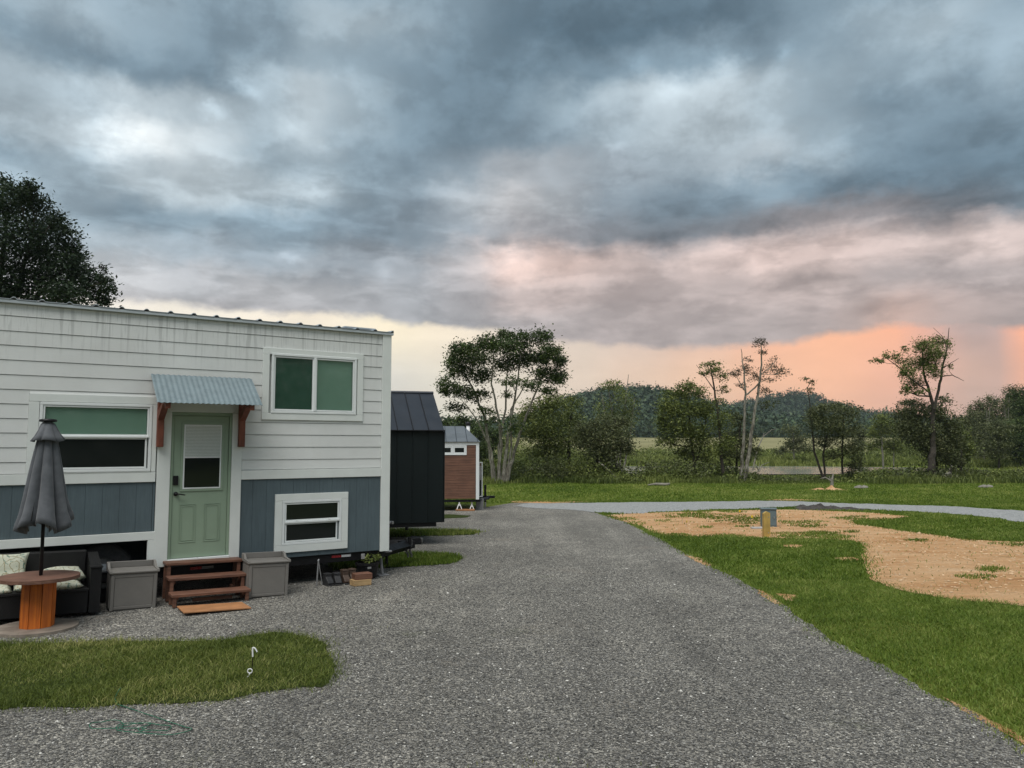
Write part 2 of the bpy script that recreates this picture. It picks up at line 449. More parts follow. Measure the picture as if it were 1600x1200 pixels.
def leafmat(name, c1, c2, c3, trans=.25):
    def f(N, b, o):
        at_ = N.n('ShaderNodeAttribute', attribute_name='tone').outputs['Fac']
        col = N.ramp(at_, [(0, c1), (.55, c2), (1, c3)])
        N.put(b.inputs['Base Color'], col); b.inputs['Roughness'].default_value = .55
        b.inputs['Specular IOR Level'].default_value = .25
        tl = N.n('ShaderNodeBsdfTranslucent'); N.put(tl.inputs[0], col)
        mx = N.n('ShaderNodeMixShader'); mx.inputs[0].default_value = trans
        N.t.links.new(b.outputs[0], mx.inputs[1]); N.t.links.new(tl.outputs[0], mx.inputs[2])
        N.t.links.new(mx.outputs[0], o.inputs[0])
    return mat(name, f)
M['leaf_dark'] = leafmat('dark_green_foliage', (.022, .038, .012), (.060, .092, .026), (.14, .18, .050))
M['leaf_mid'] = leafmat('mid_green_foliage', (.058, .080, .020), (.140, .172, .042), (.28, .30, .085))
M['leaf_grey'] = leafmat('dull_olive_foliage', (.046, .058, .024), (.108, .124, .050), (.21, .22, .095))
M['leaf_oak'] = leafmat('tall_dark_oak_foliage', (.012, .024, .011), (.026, .046, .022), (.055, .082, .036), .2)
M['leaf_dry'] = leafmat('thin_brown_green_foliage', (.055, .045, .026), (.10, .082, .05), (.16, .125, .08))
M['leaf_hill'] = leafmat('wooded_hill_foliage', (.020, .040, .022), (.046, .078, .040), (.10, .14, .060), .1)
M['weed'] = leafmat('rank_green_undergrowth', (.050, .072, .016), (.125, .158, .036), (.27, .30, .085))
M['grass'] = leafmat('lawn_grass_blades', (.066, .094, .014), (.150, .190, .034), (.40, .38, .14), .3)
M['grass2'] = leafmat('lush_lawn_blades', (.068, .115, .012), (.145, .215, .028), (.34, .36, .10), .3)

def _bark(N, b, o):
    co = geopos(N); x, y, z = N.sep(co)
    n = N.noise(N.xyz(x, y, N.math('MULTIPLY', z, .35)), 9, 6, .65)
    N.put(b.inputs['Base Color'], N.ramp(n, [(.35, (.07, .06, .045)), (.5, (.17, .155, .125)), (.7, (.34, .33, .28))]))
    b.inputs['Roughness'].default_value = .9
    bump(N, b, n, .6, .03)
M['bark_pale'] = mat('pale_mottled_bark', _bark)
M['bark_dark'] = simple('dark_grey_bark', (.045, .037, .028), .9, 0, .35, 5, .4)
M['bark_bare'] = simple('bare_grey_wood', (.20, .185, .155), .9, 0, .3, 5, .4)

def _grassg(N, b, o):
    co = geopos(N)
    a = N.noise(co, .35, 5, .6); n = N.noise(co, 9, 8, .7); m = N.noise(co, 55, 5, .7)
    c = N.ramp(a, [(.3, (.090, .130, .020)), (.5, (.130, .172, .026)), (.7, (.18, .195, .042))])
    k = N.math('MULTIPLY', N.fr(n, .3, .7, .68, 1.3), N.fr(m, .3, .7, .7, 1.25))
    c = N.mix(1.0, c, N.xyz(k, k, k), 'MULTIPLY')
    st = N.fr(N.noise(co, 1.7, 7, .7), .60, .72)
    c = N.mix(N.math('MULTIPLY', st, .35), c, (.20, .17, .07, 1))
    N.put(b.inputs['Base Color'], c); b.inputs['Roughness'].default_value = .9; b.inputs['Specular IOR Level'].default_value = .1
    bump(N, b, N.math('ADD', n, N.math('MULTIPLY', m, .5)), .9, .06)
M['ground'] = mat('mown_grass_ground', _grassg)
def _thatch(N, b, o):
    co = geopos(N)
    n = N.noise(co, 30, 6, .7)
    N.put(b.inputs['Base Color'], N.ramp(n, [(.3, (.018, .026, .008)), (.6, (.045, .062, .018)), (.75, (.09, .085, .035))]))
    b.inputs['Roughness'].default_value = 1; b.inputs['Specular IOR Level'].default_value = .05
    bump(N, b, n, .8, .03)
M['thatch'] = mat('soil_under_grass', _thatch)
def _gravel(N, b, o):
    co = geopos(N)
    wob = N.vmath('ADD', co, N.vmath('SCALE', N.noise(co, 30, 2, out='Color'), sc=.018))
    c1 = N.sep(N.voro(wob, 62, out='Color')); d1 = N.voro(wob, 62)
    c2 = N.sep(N.voro(wob, 125, out='Color'))
    v = N.math('ADD', N.math('MULTIPLY', c1[0], .62), N.math('MULTIPLY', c2[1], .38))
    col = N.ramp(v, [(0.10, (.030, .030, .028)), (.42, (.145, .140, .129)), (.66, (.29, .28, .258)), (.84, (.47, .455, .42)), (.96, (.74, .72, .67))])
    big = N.noise(co, .38, 5, .55); br = N.noise(co, 1.9, 6, .65)
    tr = N.noise(N.vmath('MULTIPLY', co, (1.0, .12, 1.0)), 1.5, 4, .55, .2)
    k = N.math('MULTIPLY', N.math('MULTIPLY', N.fr(big, .32, .68, .76, 1.24), N.fr(br, .3, .7, .82, 1.18)), N.fr(tr, .32, .68, .82, 1.17))
    col = N.mix(1.0, col, N.xyz(N.math('MULTIPLY', k, .86), N.math('MULTIPLY', k, .835), N.math('MULTIPLY', k, .775)), 'MULTIPLY')
    dust = N.math('MULTIPLY', N.fr(N.noise(co, .9, 6, .6, .6), .56, .72, smooth=True), .38)
    col = N.mix(dust, col, (.26, .225, .18, 1))
    gr = N.math('MULTIPLY', N.fr(N.noise(N.vmath('ADD', co, (9.1, 3.3, 0)), .8, 6, .65), .60, .76, smooth=True), .40)
    col = N.mix(gr, col, (.085, .10, .042, 1))
    N.put(b.inputs['Base Color'], col); b.inputs['Roughness'].default_value = .85
    h = N.math('ADD', N.math('MULTIPLY', d1, -1.0), N.math('MULTIPLY', N.noise(co, 14, 5, .6), 1.2))
    bump(N, b, h, .9, .02)
M['gravel'] = mat('crushed_grey_gravel', _gravel)
def _path(N, b, o):
    co = geopos(N)
    c1 = N.sep(N.voro(co, 38, out='Color'))
    v = N.math('ADD', N.math('MULTIPLY', c1[0], .5), N.math('MULTIPLY', N.noise(co, 5, 6, .7), .5))
    col = N.ramp(v, [(.15, (.15, .155, .15)), (.5, (.265, .27, .262)), (.8, (.42, .425, .41))])
    N.put(b.inputs['Base Color'], col); b.inputs['Roughness'].default_value = .85
    bump(N, b, v, .7, .03)
M['path'] = mat('fresh_blue_grey_gravel', _path)
def _soil(N, b, o):
    co = geopos(N); x, y, z = N.sep(co)
    st = N.xyz(N.math('MULTIPLY', x, .30), y, z)
    a = N.noise(st, 1.1, 7, .62, .5); n = N.noise(st, 7, 8, .7, .3); m = N.noise(co, 38, 5, .65)
    c = N.ramp(N.math('ADD', N.math('MULTIPLY', a, .6), N.math('MULTIPLY', n, .4)), [(.32, (.32, .155, .07)), (.42, (.52, .285, .13)), (.54, (.62, .38, .20)), (.68, (.70, .49, .30))])
    k = N.fr(m, .25, .75, .78, 1.18)
    c = N.mix(1.0, c, N.xyz(k, k, k), 'MULTIPLY')
    gn = N.math('MULTIPLY', N.fr(N.noise(st, 3.2, 7, .7, .4), .60, .68, smooth=True), .5)
    c = N.mix(gn, c, (.13, .115, .045, 1))
    N.put(b.inputs['Base Color'], c); b.inputs['Roughness'].default_value = .95; b.inputs['Specular IOR Level'].default_value = .1
    bump(N, b, N.math('ADD', N.math('ADD', n, N.math('MULTIPLY', m, .25)), N.math('MULTIPLY', a, 1.6)), .8, .16)
M['soil'] = mat('orange_clay_soil', _soil)
def _field(N, b, o):
    co = geopos(N)
    a = N.noise(co, .02, 5, .6); n = N.noise(N.vmath('MULTIPLY', co, (1, .12, 1)), .35, 7, .7)
    c = N.ramp(N.math('ADD', N.math('MULTIPLY', a, .5), N.math('MULTIPLY', n, .5)), [(.35, (.16, .155, .075)), (.5, (.24, .225, .12)), (.65, (.30, .28, .155))])
    N.put(b.inputs['Base Color'], c); b.inputs['Roughness'].default_value = 1; b.inputs['Specular IOR Level'].default_value = 0
M['field'] = mat('pale_hay_field', _field)
M['hillground'] = simple('dark_forest_floor', (.018, .030, .018), .95, 0, .2, .05, 0, .0)  # even dark green base under the hill trees
def _water(N, b, o):
    b.inputs['Base Color'].default_value = (.30, .30, .28, 1); b.inputs['Roughness'].default_value = .08
    b.inputs['IOR'].default_value = 1.33
    bump(N, b, N.noise(geopos(N), 1.6, 3, .5), .6, .09)
M['water'] = mat('still_pond_water', _water)
M['spoil'] = simple('dark_gravel_heap', (.050, .044, .039), .95, 0, .6, 9, .8)
def _stone(N, b, o):
    at_ = N.n('ShaderNodeAttribute', attribute_name='tone').outputs['Fac']
    N.put(b.inputs['Base Color'], N.ramp(at_, [(0, (.024, .024, .022)), (.42, (.115, .111, .102)), (.72, (.24, .232, .21)), (.91, (.46, .445, .40)), (1, (.72, .70, .64))]))
    b.inputs['Roughness'].default_value = .8
M['stone'] = mat('loose_gravel_stones', _stone)
M['clod'] = simple('clay_clods', (.56, .38, .22), .95, 0, .25, 3, 0)

# ------------------------------------------------------------------ mesh helpers
class MB:
    """collects shapes, then becomes one mesh object"""
    def __init__(s): s.v = []; s.f = []
    def add(s, vs, fs):
        o = len(s.v); s.v += [tuple(map(float, p)) for p in vs]; s.f += [tuple(i + o for i in f) for f in fs]; return s
    def box(s, x0, x1, y0, y1, z0, z1, c=0.0):
        if c <= 0:
            vs = [(x, y, z) for z in (z0, z1) for y in (y0, y1) for x in (x0, x1)]
            return s.add(vs, [(0, 2, 3, 1), (4, 5, 7, 6), (0, 1, 5, 4), (2, 6, 7, 3), (0, 4, 6, 2), (1, 3, 7, 5)])
        bm = bmesh.new(); bmesh.ops.create_cube(bm, size=1)
        for v in bm.verts:
            v.co = Vector((x0 + (v.co.x + .5) * (x1 - x0), y0 + (v.co.y + .5) * (y1 - y0), z0 + (v.co.z + .5) * (z1 - z0)))
        bmesh.ops.bevel(bm, geom=bm.edges[:], offset=c, segments=1, affect='EDGES', profile=.5)
        bm.verts.index_update()
        s.add([v.co[:] for v in bm.verts], [tuple(v.index for v in f.verts) for f in bm.faces]); bm.free()
        return s
    def tube(s, pts, rad, sides=8, cap=True):
        pts = [np.array(p, float) for p in pts]; n = len(pts)
        rad = [rad] * n if isinstance(rad, (int, float)) else list(rad)
        vs = []; fs = []; ref = None
        for i, p in enumerate(pts):
            t = pts[min(i + 1, n - 1)] - pts[max(i - 1, 0)]; t = t / (np.linalg.norm(t) + 1e-9)
            if ref is None: ref = np.array([1., 0, 0]) if abs(t[0]) < .9 else np.array([0, 1., 0])
            u = ref - t * (ref @ t); u /= np.linalg.norm(u) + 1e-9; w = np.cross(t, u); ref = u
            for k in range(sides):
                a = 2 * math.pi * k / sides
                vs.append(p + rad[i] * (math.cos(a) * u + math.sin(a) * w))
        for i in range(n - 1):
            for k in range(sides):
                a = i * sides + k; b = i * sides + (k + 1) % sides
                fs.append((a, b, b + sides, a + sides))
        if cap: fs += [tuple(range(sides))[::-1], tuple(range((n - 1) * sides, n * sides))]
        return s.add(vs, fs)
    def lathe(s, prof, seg=24, c=(0, 0, 0), mod=None):
        vs = []; fs = []
        for j, (r, z) in enumerate(prof):
            for k in range(seg):
                a = 2 * math.pi * k / seg
                rr, zz = (r, z) if mod is None else mod(r, z, a, j)
                vs.append((c[0] + rr * math.cos(a), c[1] + rr * math.sin(a), c[2] + zz))
        for j in range(len(prof) - 1):
            for k in range(seg):
                a = j * seg + k; b = j * seg + (k + 1) % seg
                fs.append((a, b, b + seg, a + seg))
        fs.append(tuple(range(seg))[::-1]); m = (len(prof) - 1) * seg; fs.append(tuple(range(m, m + seg)))
        return s.add(vs, fs)
    def prism(s, poly, y0, y1):
        """polygon in x,z extruded along y"""
        n = len(poly)
        vs = [(x, y0, z) for x, z in poly] + [(x, y1, z) for x, z in poly]
        fs = [tuple(range(n)), tuple(range(n, 2 * n))[::-1]] + [(i + n, (i + 1) % n + n, (i + 1) % n, i) for i in range(n)]
        return s.add(vs, fs)
    def build(s, name, m, parent=None, smooth=False, loc=None):
        me = bpy.data.meshes.new(name); me.from_pydata(s.v, [], s.f)
        me.materials.append(m)
        bm = bmesh.new(); bm.from_mesh(me); bmesh.ops.recalc_face_normals(bm, faces=bm.faces); bm.to_mesh(me); bm.free()
        if smooth:
            for p in me.polygons: p.use_smooth = True
        me.update()
        return link(name, me, parent, loc)

def link(name, me, parent=None, loc=None):
    o = bpy.data.objects.new(name, me); COL.objects.link(o)
    if parent is not None: o.parent = parent
    if loc is not None: o.location = loc
    return o
def box(name, m, parent, *a, c=.004):
    return MB().box(*a, c=c).build(name, m, parent)
def tag(o, label, cat, group=None):
    o['label'] = label; o['category'] = cat
    if group: o['group'] = group
    return o
def thing(name, label, cat, loc=(0, 0, 0), rz=0.0, group=None, ry=0.0):
    o = bpy.data.objects.new(name, None); COL.objects.link(o); o.empty_display_size = .2
    o.location = loc; o.rotation_euler = (0, ry, rz)
    return tag(o, label, cat, group)
def copy_thing(root, loc, rz, label):
    r = root.copy(); COL.objects.link(r); r.location = loc; r.rotation_euler = (root.rotation_euler[0], root.rotation_euler[1], rz); r['label'] = label
    for ch in list(root.children):
        c = ch.copy(); COL.objects.link(c); c.parent = r
        for g in list(ch.children):
            d = g.copy(); COL.objects.link(d); d.parent = c
    return r

def fast_mesh(name, verts, faces, m, parent=None, tone=None, kind=None, smooth=False):
    """verts (N,3), faces (F,k) arrays"""
    me = bpy.data.meshes.new(name)
    nv, nf, k = len(verts), len(faces), faces.shape[1]
    me.vertices.add(nv); me.vertices.foreach_set('co', np.ascontiguousarray(verts, np.float32).ravel())
    me.loops.add(nf * k); me.loops.foreach_set('vertex_index', np.ascontiguousarray(faces, np.int32).ravel())
    me.polygons.add(nf); me.polygons.foreach_set('loop_start', np.arange(0, nf * k, k, dtype=np.int32))
    me.polygons.foreach_set('loop_total', np.full(nf, k, np.int32))
    if smooth: me.polygons.foreach_set('use_smooth', np.ones(nf, bool))
    if tone is not None:
        a = me.attributes.new('tone', 'FLOAT', 'POINT'); a.data.foreach_set('value', np.ascontiguousarray(tone, np.float32))
    me.materials.append(m); me.update(calc_edges=True)
    o = link(name, me, parent)
    if kind: o['kind'] = kind
    return o
# ------------------------------------------------------------------ ground outlines
def rough(poly, step, amp, seed=0, closed=True):
    rg = np.random.default_rng(seed); P = [np.array(p, float) for p in poly]; out = []
    n = len(P)
    for i in range(n):
        a, b = P[i], P[(i + 1) % n]; L = np.linalg.norm(b - a); k = max(1, min(400, int(L / step)))
        for j in range(k): out.append(a + (b - a) * j / k)
    Q = np.array(out); m = len(Q)
    nz = np.zeros((m, 2))
    for w, s in ((9, 1.0), (3, .6), (1, .4)):
        r = rg.normal(size=(m, 2)); ker = np.ones(w * 2 + 1) / (w * 2 + 1)
        for c in range(2):
            r[:, c] = np.convolve(np.concatenate([r[-w:, c], r[:, c], r[:w, c]]), ker, 'valid')
        nz += r * s * math.sqrt(w * 2 + 1) * .55
    return Q + nz * amp

def sheet(name, Q, z, m, kind='structure', skirt=0.0):
    pts = [Vector((p[0], p[1], 0)) for p in Q]
    tris = tessellate_polygon([pts])
    vs = [(p[0], p[1], z) for p in Q]; fs = [tuple(t) for t in tris]
    me = bpy.data.meshes.new(name); me.from_pydata(vs, [], fs); me.materials.append(m)
    bm = bmesh.new(); bm.from_mesh(me)
    bmesh.ops.recalc_face_normals(bm, faces=bm.faces)
    for f in bm.faces:
        if f.normal.z < 0: f.normal_flip()
    bm.to_mesh(me); bm.free()
    o = link(name, me); o['kind'] = kind
    return o

def inside(Q, P):
    x, y = P[:, 0], P[:, 1]; r = np.zeros(len(P), bool); n = len(Q); j = n - 1
    for i in range(n):
        xi, yi = Q[i]; xj, yj = Q[j]
        if yi != yj:
            c = ((yi > y) != (yj > y)) & (x < (xj - xi) * (y - yi) / (yj - yi) + xi)
            r ^= c
        j = i
    return r

G = lambda L: [gp(*p) for p in L]
gravel_poly = G([(1640, 1188), (1600, 1165), (1500, 1108), (1400, 1050), (1300, 1000), (1240, 960), (1200, 930), (1150, 902), (1100, 878), (1040, 846), (990, 821), (945, 806), (925, 797), (900, 788), (850, 785), (800, 786), (765, 792), (720, 797)]) + [(-9, 26.0), (-30, 26), (-30, -8), (3.0, -8), (3.4, 3.0)]
gravelQ = rough(gravel_poly, .09, .055, 1)
path_poly = G([(795, 791), (850, 795), (900, 798), (960, 803), (1000, 801), (1100, 797.5), (1200, 794.5), (1250, 791), (1350, 797), (1450, 800), (1520, 805), (1600, 817)]) + [(22, 19.5), (30, 15.5), (31, 18.5), (23.5, 23.0)] + G([(1600, 799), (1520, 793.5), (1450, 790.5), (1350, 788), (1250, 783.5), (1200, 782.5), (1100, 784), (1000, 785), (900, 785.5), (840, 786)])
pathQ = rough(path_poly, .12, .17, 2)
soil_poly = G([(945, 805), (1000, 802.5), (1100, 799), (1200, 796), (1260, 797), (1350, 801), (1420, 807), (1390, 812), (1330, 814), (1345, 820), (1400, 828), (1450, 834), (1500, 842), (1600, 848)]) + [gp(1800, 862), gp(1800, 985)] + G([(1600, 950), (1500, 938), (1400, 921), (1362, 906), (1355, 890), (1344, 870), (1352, 856), (1338, 846), (1290, 843), (1190, 841), (1100, 839), (1035, 837), (1000, 823), (965, 813)])
soilQ = rough(soil_poly, .14, .09, 3)
islands_poly = [
 G([(-60, 1012), (0, 1008), (100, 1003), (250, 1002), (350, 1000), (430, 989), (478, 996), (515, 1016), (545, 1050), (524, 1071), (430, 1083), (300, 1095), (150, 1103), (0, 1112)]) + [(-7.5, 6.0), (-9, 7.3)],
 G([(520, 868), (600, 867), (660, 866), (705, 868), (720, 874), (704, 882), (610, 888), (520, 892)]),
 G([(480, 829), (605, 828), (690, 829), (752, 831), (740, 836), (605, 840), (480, 842)]),
 G([(640, 805), (700, 804.5), (736, 806), (730, 809), (690, 811), (640, 811)]),
]
islandsQ = [rough(p, .07, .065 if i == 0 else .05, 10 + i) for i, p in enumerate(islands_poly)]
# tufty patches of grass that have come back in the bare clay
tuft_poly = []
_rg = np.random.default_rng(4)
for (cx, cy, rx, ry) in [(1085, 806, 48, 3.2), (1150, 809, 55, 4), (1160, 816, 45, 3.5), (1120, 800, 50, 2.2), (1250, 817, 38, 2.6), (1300, 829, 0, 0), (1260, 822.5, 32, 2.4), (1330, 808, 0, 0),
                         (1350, 812, 46, 2.6), (1400, 820, 62, 3.2), (1480, 827, 80, 6), (1560, 839, 60, 6), (1320, 810, 28, 1.5), (1280, 834, 26, 3), (1330, 831, 20, 1.6), (1040, 815, 22, 2), (975, 812, 18, 2.5), (990, 818, 20, 2.5), (1100, 824, 10, 1.8),
                         (1160, 823, 12, 1.8), (1120, 815.5, 14, 1.5), (1545, 890, 22, 4), (1583, 852, 15, 3), (1300, 839, 34, 3.5), (1240, 838, 30, 3), (1060, 836, 20, 2), (1130, 838, 26, 2.4), (1430, 845, 14, 1.6), (1500, 900, 10, 1.5)]:
    if rx == 0: continue
    pts = []
    for k in range(14):
        a = 2 * math.pi * k / 14; s = _rg.uniform(.7, 1.25)
        pts.append(gp(cx + rx * math.cos(a) * s, cy + ry * math.sin(a) * s))
    tuft_poly.append(rough(pts, .1, .06, 50 + len(tuft_poly)))
bare_poly = [G([(1222, 852), (1240, 851), (1260, 853), (1245, 856), (1225, 855)]), G([(1300, 872), (1330, 871), (1345, 875), (1318, 877)]), G([(1210, 928), (1245, 930), (1238, 940), (1225, 938)])]

# terrain: level yard, a damp hollow with the pond, a field that climbs gently behind it
TY = [-60, -20, 0, 20, 40, 46, 56, 66, 72, 84, 97, 101, 108, 125, 150, 200, 260, 330, 420, 600, 1000, 1400]
TZ = [0, 0, 0, 0, 0, -.04, -.35, -.62, -.95, -1.1, -1.0, -.55, -.28, .10, .62, 1.9, 3.3, 5.1, 6.0, 8.0, 10, 11]
def terr(x, y):
    return np.interp(y, TY, TZ)
def build_ground():
    ys = sorted(set(TY + list(np.arange(40, 110, 3.0)) + list(np.arange(110, 420, 15.0))))
    xs = sorted(set(list(np.arange(-60, 121, 6.0)) + list(np.linspace(-860, -60, 12)) + list(np.linspace(120, 1180, 12))))
    X, Y = np.meshgrid(xs, ys); Z = terr(X, Y)
    w = (Y > 44) & (Y < 400)
    Z = Z + np.where(w, .05 * np.sin(X * .5 + Y * .3) + .05 * np.sin(X * .23 - Y * .41), 0)
    V = np.stack([X.ravel(), Y.ravel(), Z.ravel()], 1)
    nx, ny = len(xs), len(ys); idx = np.arange(nx * ny).reshape(ny, nx)
    F = np.stack([idx[:-1, :-1].ravel(), idx[:-1, 1:].ravel(), idx[1:, 1:].ravel(), idx[1:, :-1].ravel()], 1)
    fy = Y[:-1, :-1].ravel()
    o = fast_mesh('ground', V, F, M['ground'], kind='structure', smooth=True)
    o.data.materials.append(M['field']); o.data.polygons.foreach_set('material_index', ((fy >= 128)).astype(np.int32))
build_ground()
sheet('gravel_road', gravelQ, .006, M['gravel'])
sheet('gravel_path', pathQ, .013, M['path'])
sheet('bare_soil', soilQ, .008, M['soil'])
for q in islandsQ: sheet('lawn', q, .014, M['thatch'])
for q in bare_poly: sheet('bare_soil', rough(q, .06, .02, 90), .008, M['soil'])
# sandy washed-out strips where the drive meets the right-hand lawn
for q in (G([(1180, 922), (1200, 930), (1222, 946), (1210, 945), (1192, 934)]), G([(1455, 1086), (1500, 1106), (1550, 1130), (1610, 1160), (1660, 1188), (1640, 1190), (1570, 1150), (1500, 1112)]), G([(1065, 868), (1090, 872), (1120, 886), (1100, 884)])):
    sheet('sandy_verge', rough(q, .05, .03, 78), .0085, M['soil'])
# thin sandy rims along the lawn's far edge
for q in (G([(800, 783.5), (860, 783), (930, 784.5), (860, 787), (800, 786)]), G([(1195, 781.5), (1235, 780), (1290, 782.5), (1225, 783.2)])):
    sheet('sandy_verge', rough(q, .2, .05, 77), .018, M['soil'])
sheet('pond', rough([(-4, 73), (8, 70), (20, 71.5), (33, 72), (46, 75), (52, 82), (50, 92), (38, 98.5), (20, 99.5), (2, 98), (-6, 88)], 1.5, .5, 6), -.62, M['water'])

# ------------------------------------------------------------------ grass blades and loose stones
def vnoise(P, s, seed=0):
    rg = np.random.default_rng(seed); v = np.zeros(len(P))
    for k in range(6):
        a = rg.uniform(0, 6.28); f = s * rg.uniform(.6, 1.9); ph = rg.uniform(0, 6.28)
        v += np.sin((P[:, 0] * math.cos(a) + P[:, 1] * math.sin(a)) * f + ph)
    return v / 6 * 1.6

def scatter(bounds, n, keep, rg):
    x0, x1, y0, y1 = bounds
    P = np.stack([rg.uniform(x0, x1, n), rg.uniform(y0, y1, n)], 1)
    return P[keep(P)]

def blades(name, P, hgt, wid, m, z0=.006, lean=.55, rg=RNG, tone_bias=0.0, tscale=1.3, zfun=None):
    n = len(P); a = rg.uniform(0, 2 * math.pi, n); th = rg.uniform(0, 2 * math.pi, n)
    h = hgt * rg.uniform(.45, 1.25, n) * (1 + .35 * vnoise(P, 3.1, 8)); w = wid * rg.uniform(.7, 1.3, n)
    z = np.full(n, z0) if zfun is None else zfun(P[:, 0], P[:, 1]) + z0
    B = np.stack([P[:, 0], P[:, 1], z], 1)
    side = np.stack([np.cos(a), np.sin(a), np.zeros(n)], 1) * (w / 2)[:, None]
    le = rg.uniform(.1, 1.0, n) * lean * h
    dr = np.stack([np.cos(th) * le, np.sin(th) * le, np.zeros(n)], 1)
    mid = B + dr * .35 + np.stack([np.zeros(n), np.zeros(n), h * .6], 1)
    tip = B + dr * 1.3 + np.stack([np.zeros(n), np.zeros(n), h], 1)
    V = np.stack([B - side, B + side, mid + side * .8, mid - side * .8, tip], 1).reshape(-1, 3)
    i = np.arange(n)[:, None] * 5
    F = np.concatenate([i + np.array([[0, 1, 2]]), i + np.array([[0, 2, 3]]), i + np.array([[3, 2, 4]])])
    t = np.clip(.42 + tone_bias + .20 * rg.normal(size=n) + .27 * vnoise(P, tscale, 3) + .17 * vnoise(P, tscale * 4.2, 5), 0, 1)
    return fast_mesh(name, V, F, m, tone=np.repeat(t, 5), kind='stuff')

rg = np.random.default_rng(21)
isl0 = islandsQ[0]
def soften(P, Q, k=.05):
    return inside(Q, P + rg.normal(size=P.shape) * k)
def visible(P, m=80):
    """roughly in the wedge the photograph takes in (saves blades nobody sees)"""
    px = 800 + P[:, 0] / np.maximum(P[:, 1], .1) * FOC
    return (px > -m) & (px < 1600 + m)
P = scatter((-9.5, -1.2, 5.4, 8.8), 185000, lambda P: soften(P, isl0, .085) & visible(P, 160), rg)
blades('grass', P, .040, .0048, M['grass'], .012, lean=1.5, rg=rg, tscale=2.2)
P = scatter((-4.6, 1.0, 12, 15.5), 60000, lambda P: soften(P, islandsQ[1]), rg)
blades('grass', P, .07, .010, M['grass2'], .012, rg=rg)
P = scatter((-6.5, 0.5, 16, 21), 60000, lambda P: soften(P, islandsQ[2], .08) | soften(P, islandsQ[3], .08), rg)
blades('grass', P, .07, .014, M['grass2'], .012, rg=rg)
def lawn_keep(P):
    ok = ~soften(P, gravelQ, .09) & ~inside(pathQ, P)
    s = soften(P, soilQ, .13)
    tf = np.zeros(len(P), bool)
    for q in tuft_poly: tf |= inside(q, P + rg.normal(size=P.shape) * .06)
    tf &= (vnoise(P, 4.5, 40) + .5 * vnoise(P, 11, 41) > -.55)
    tf |= (vnoise(P * np.array([.45, 1]), 2.6, 42) + .6 * vnoise(P * np.array([.5, 1]), 7, 43) > .98) & (rg.random(len(P)) > .35)
    tf |= (rg.random(len(P)) < .012)
    for q in bare_poly: ok &= ~(inside(np.array(q), P) & (rg.random(len(P)) > .25))
    return ok & (~s | tf) & visible(P)
P = scatter((1, 11, 5.0, 12), 270000, lawn_keep, rg); P1 = P
blades('grass', P1, .036, .0068, M['grass2'], .004, lean=1.5, rg=rg, tscale=1.8)
P = scatter((0, 17, 12, 19), 200000, lawn_keep, rg)
blades('grass', P, .045, .013, M['grass2'], .004, lean=.9, rg=rg)
P = scatter((0, 24, 19, 29), 150000, lawn_keep, rg)
blades('grass', P, .045, .020, M['grass2'], .004, rg=rg)
def far_lawn(P):
    return ~inside(gravelQ, P) & ~inside(pathQ, P) & visible(P)
P = scatter((-6, 32, 27.6, 43), 80000, far_lawn, rg)
blades('grass', P, .055, .035, M['grass2'], .0, rg=rg, tscale=.7, tone_bias=.08)
# weeds and stragglers in the gravel beside the lawns
def strag(P):
    ok = inside(gravelQ, P)
    for q in islandsQ: ok &= ~inside(q, P)
    return ok & (vnoise(P, 1.5, 12) > .55)
P = scatter((-5, 3, 5, 9), 5500, strag, rg)
blades('grass', P, .03, .005, M['grass'], .006, rg=rg)

def stones(name, P, size, m, z0):
    n = len(P); s = size * rg.lognormal(0, .30, n)
    base = np.array([[1, 0, 0], [-.5, .87, 0], [-.5, -.87, 0], [0, 0, 1], [0, 0, -1.]])
    faces = np.array([[0, 1, 3], [1, 2, 3], [2, 0, 3], [1, 0, 4], [2, 1, 4], [0, 2, 4]])
    base = np.array([[1, .1, .1], [.1, 1, -.1], [-1, 0, .1], [0, -1, .05], [.2, .1, .8], [0, 0, -.6]])
    faces = np.array([[0, 1, 4], [1, 2, 4], [2, 3, 4], [3, 0, 4]])
    V = base[None] * (1 + .35 * rg.uniform(-1, 1, (n, len(base), 1))) * s[:, None, None]
    V = V * np.stack([np.ones(n), rg.uniform(.5, 1, n), rg.uniform(.45, .8, n)], 1)[:, None, :]
    a = rg.uniform(0, 6.28, n); ca, sa = np.cos(a), np.sin(a)
    X = V[:, :, 0] * ca[:, None] - V[:, :, 1] * sa[:, None] + P[:, 0][:, None]
    Y = V[:, :, 0] * sa[:, None] + V[:, :, 1] * ca[:, None] + P[:, 1][:, None]
    Z = V[:, :, 2] + z0 + rg.normal(size=n)[:, None] * .001
    V = np.stack([X, Y, Z], 2)[:, :5].reshape(-1, 3)
    F = (np.arange(n)[:, None, None] * 5 + faces[None]).reshape(-1, 3)
    t = np.clip(rg.beta(2.2, 2.6, n), 0, 1); t = np.where(rg.random(n) < .014, rg.uniform(.9, 1, n), t * .92)
    return fast_mesh(name, V, F, m, tone=np.repeat(t, 5), kind='stuff')
def gravel_keep(P):
    ok = inside(gravelQ, P) & visible(P, 40)
    for q in islandsQ: ok &= ~inside(q, P)
    return ok
P = scatter((-6, 6, 4.6, 8.0), 105000, gravel_keep, rg)
stones('gravel', P, .0082, M['stone'], .010)
P = scatter((-8, 8, 8.0, 19), 190000, lambda P: gravel_keep(P) & (rg.random(len(P)) < np.clip((19 - P[:, 1]) / 11, 0, 1) ** 1.6), rg)
stones('gravel', P, .0095, M['stone'], .010)
P = scatter((3, 16, 11, 24), 7000, lambda P: inside(soilQ, P), rg)
o = stones('clay_clods', P, .022, M['clod'], .012)
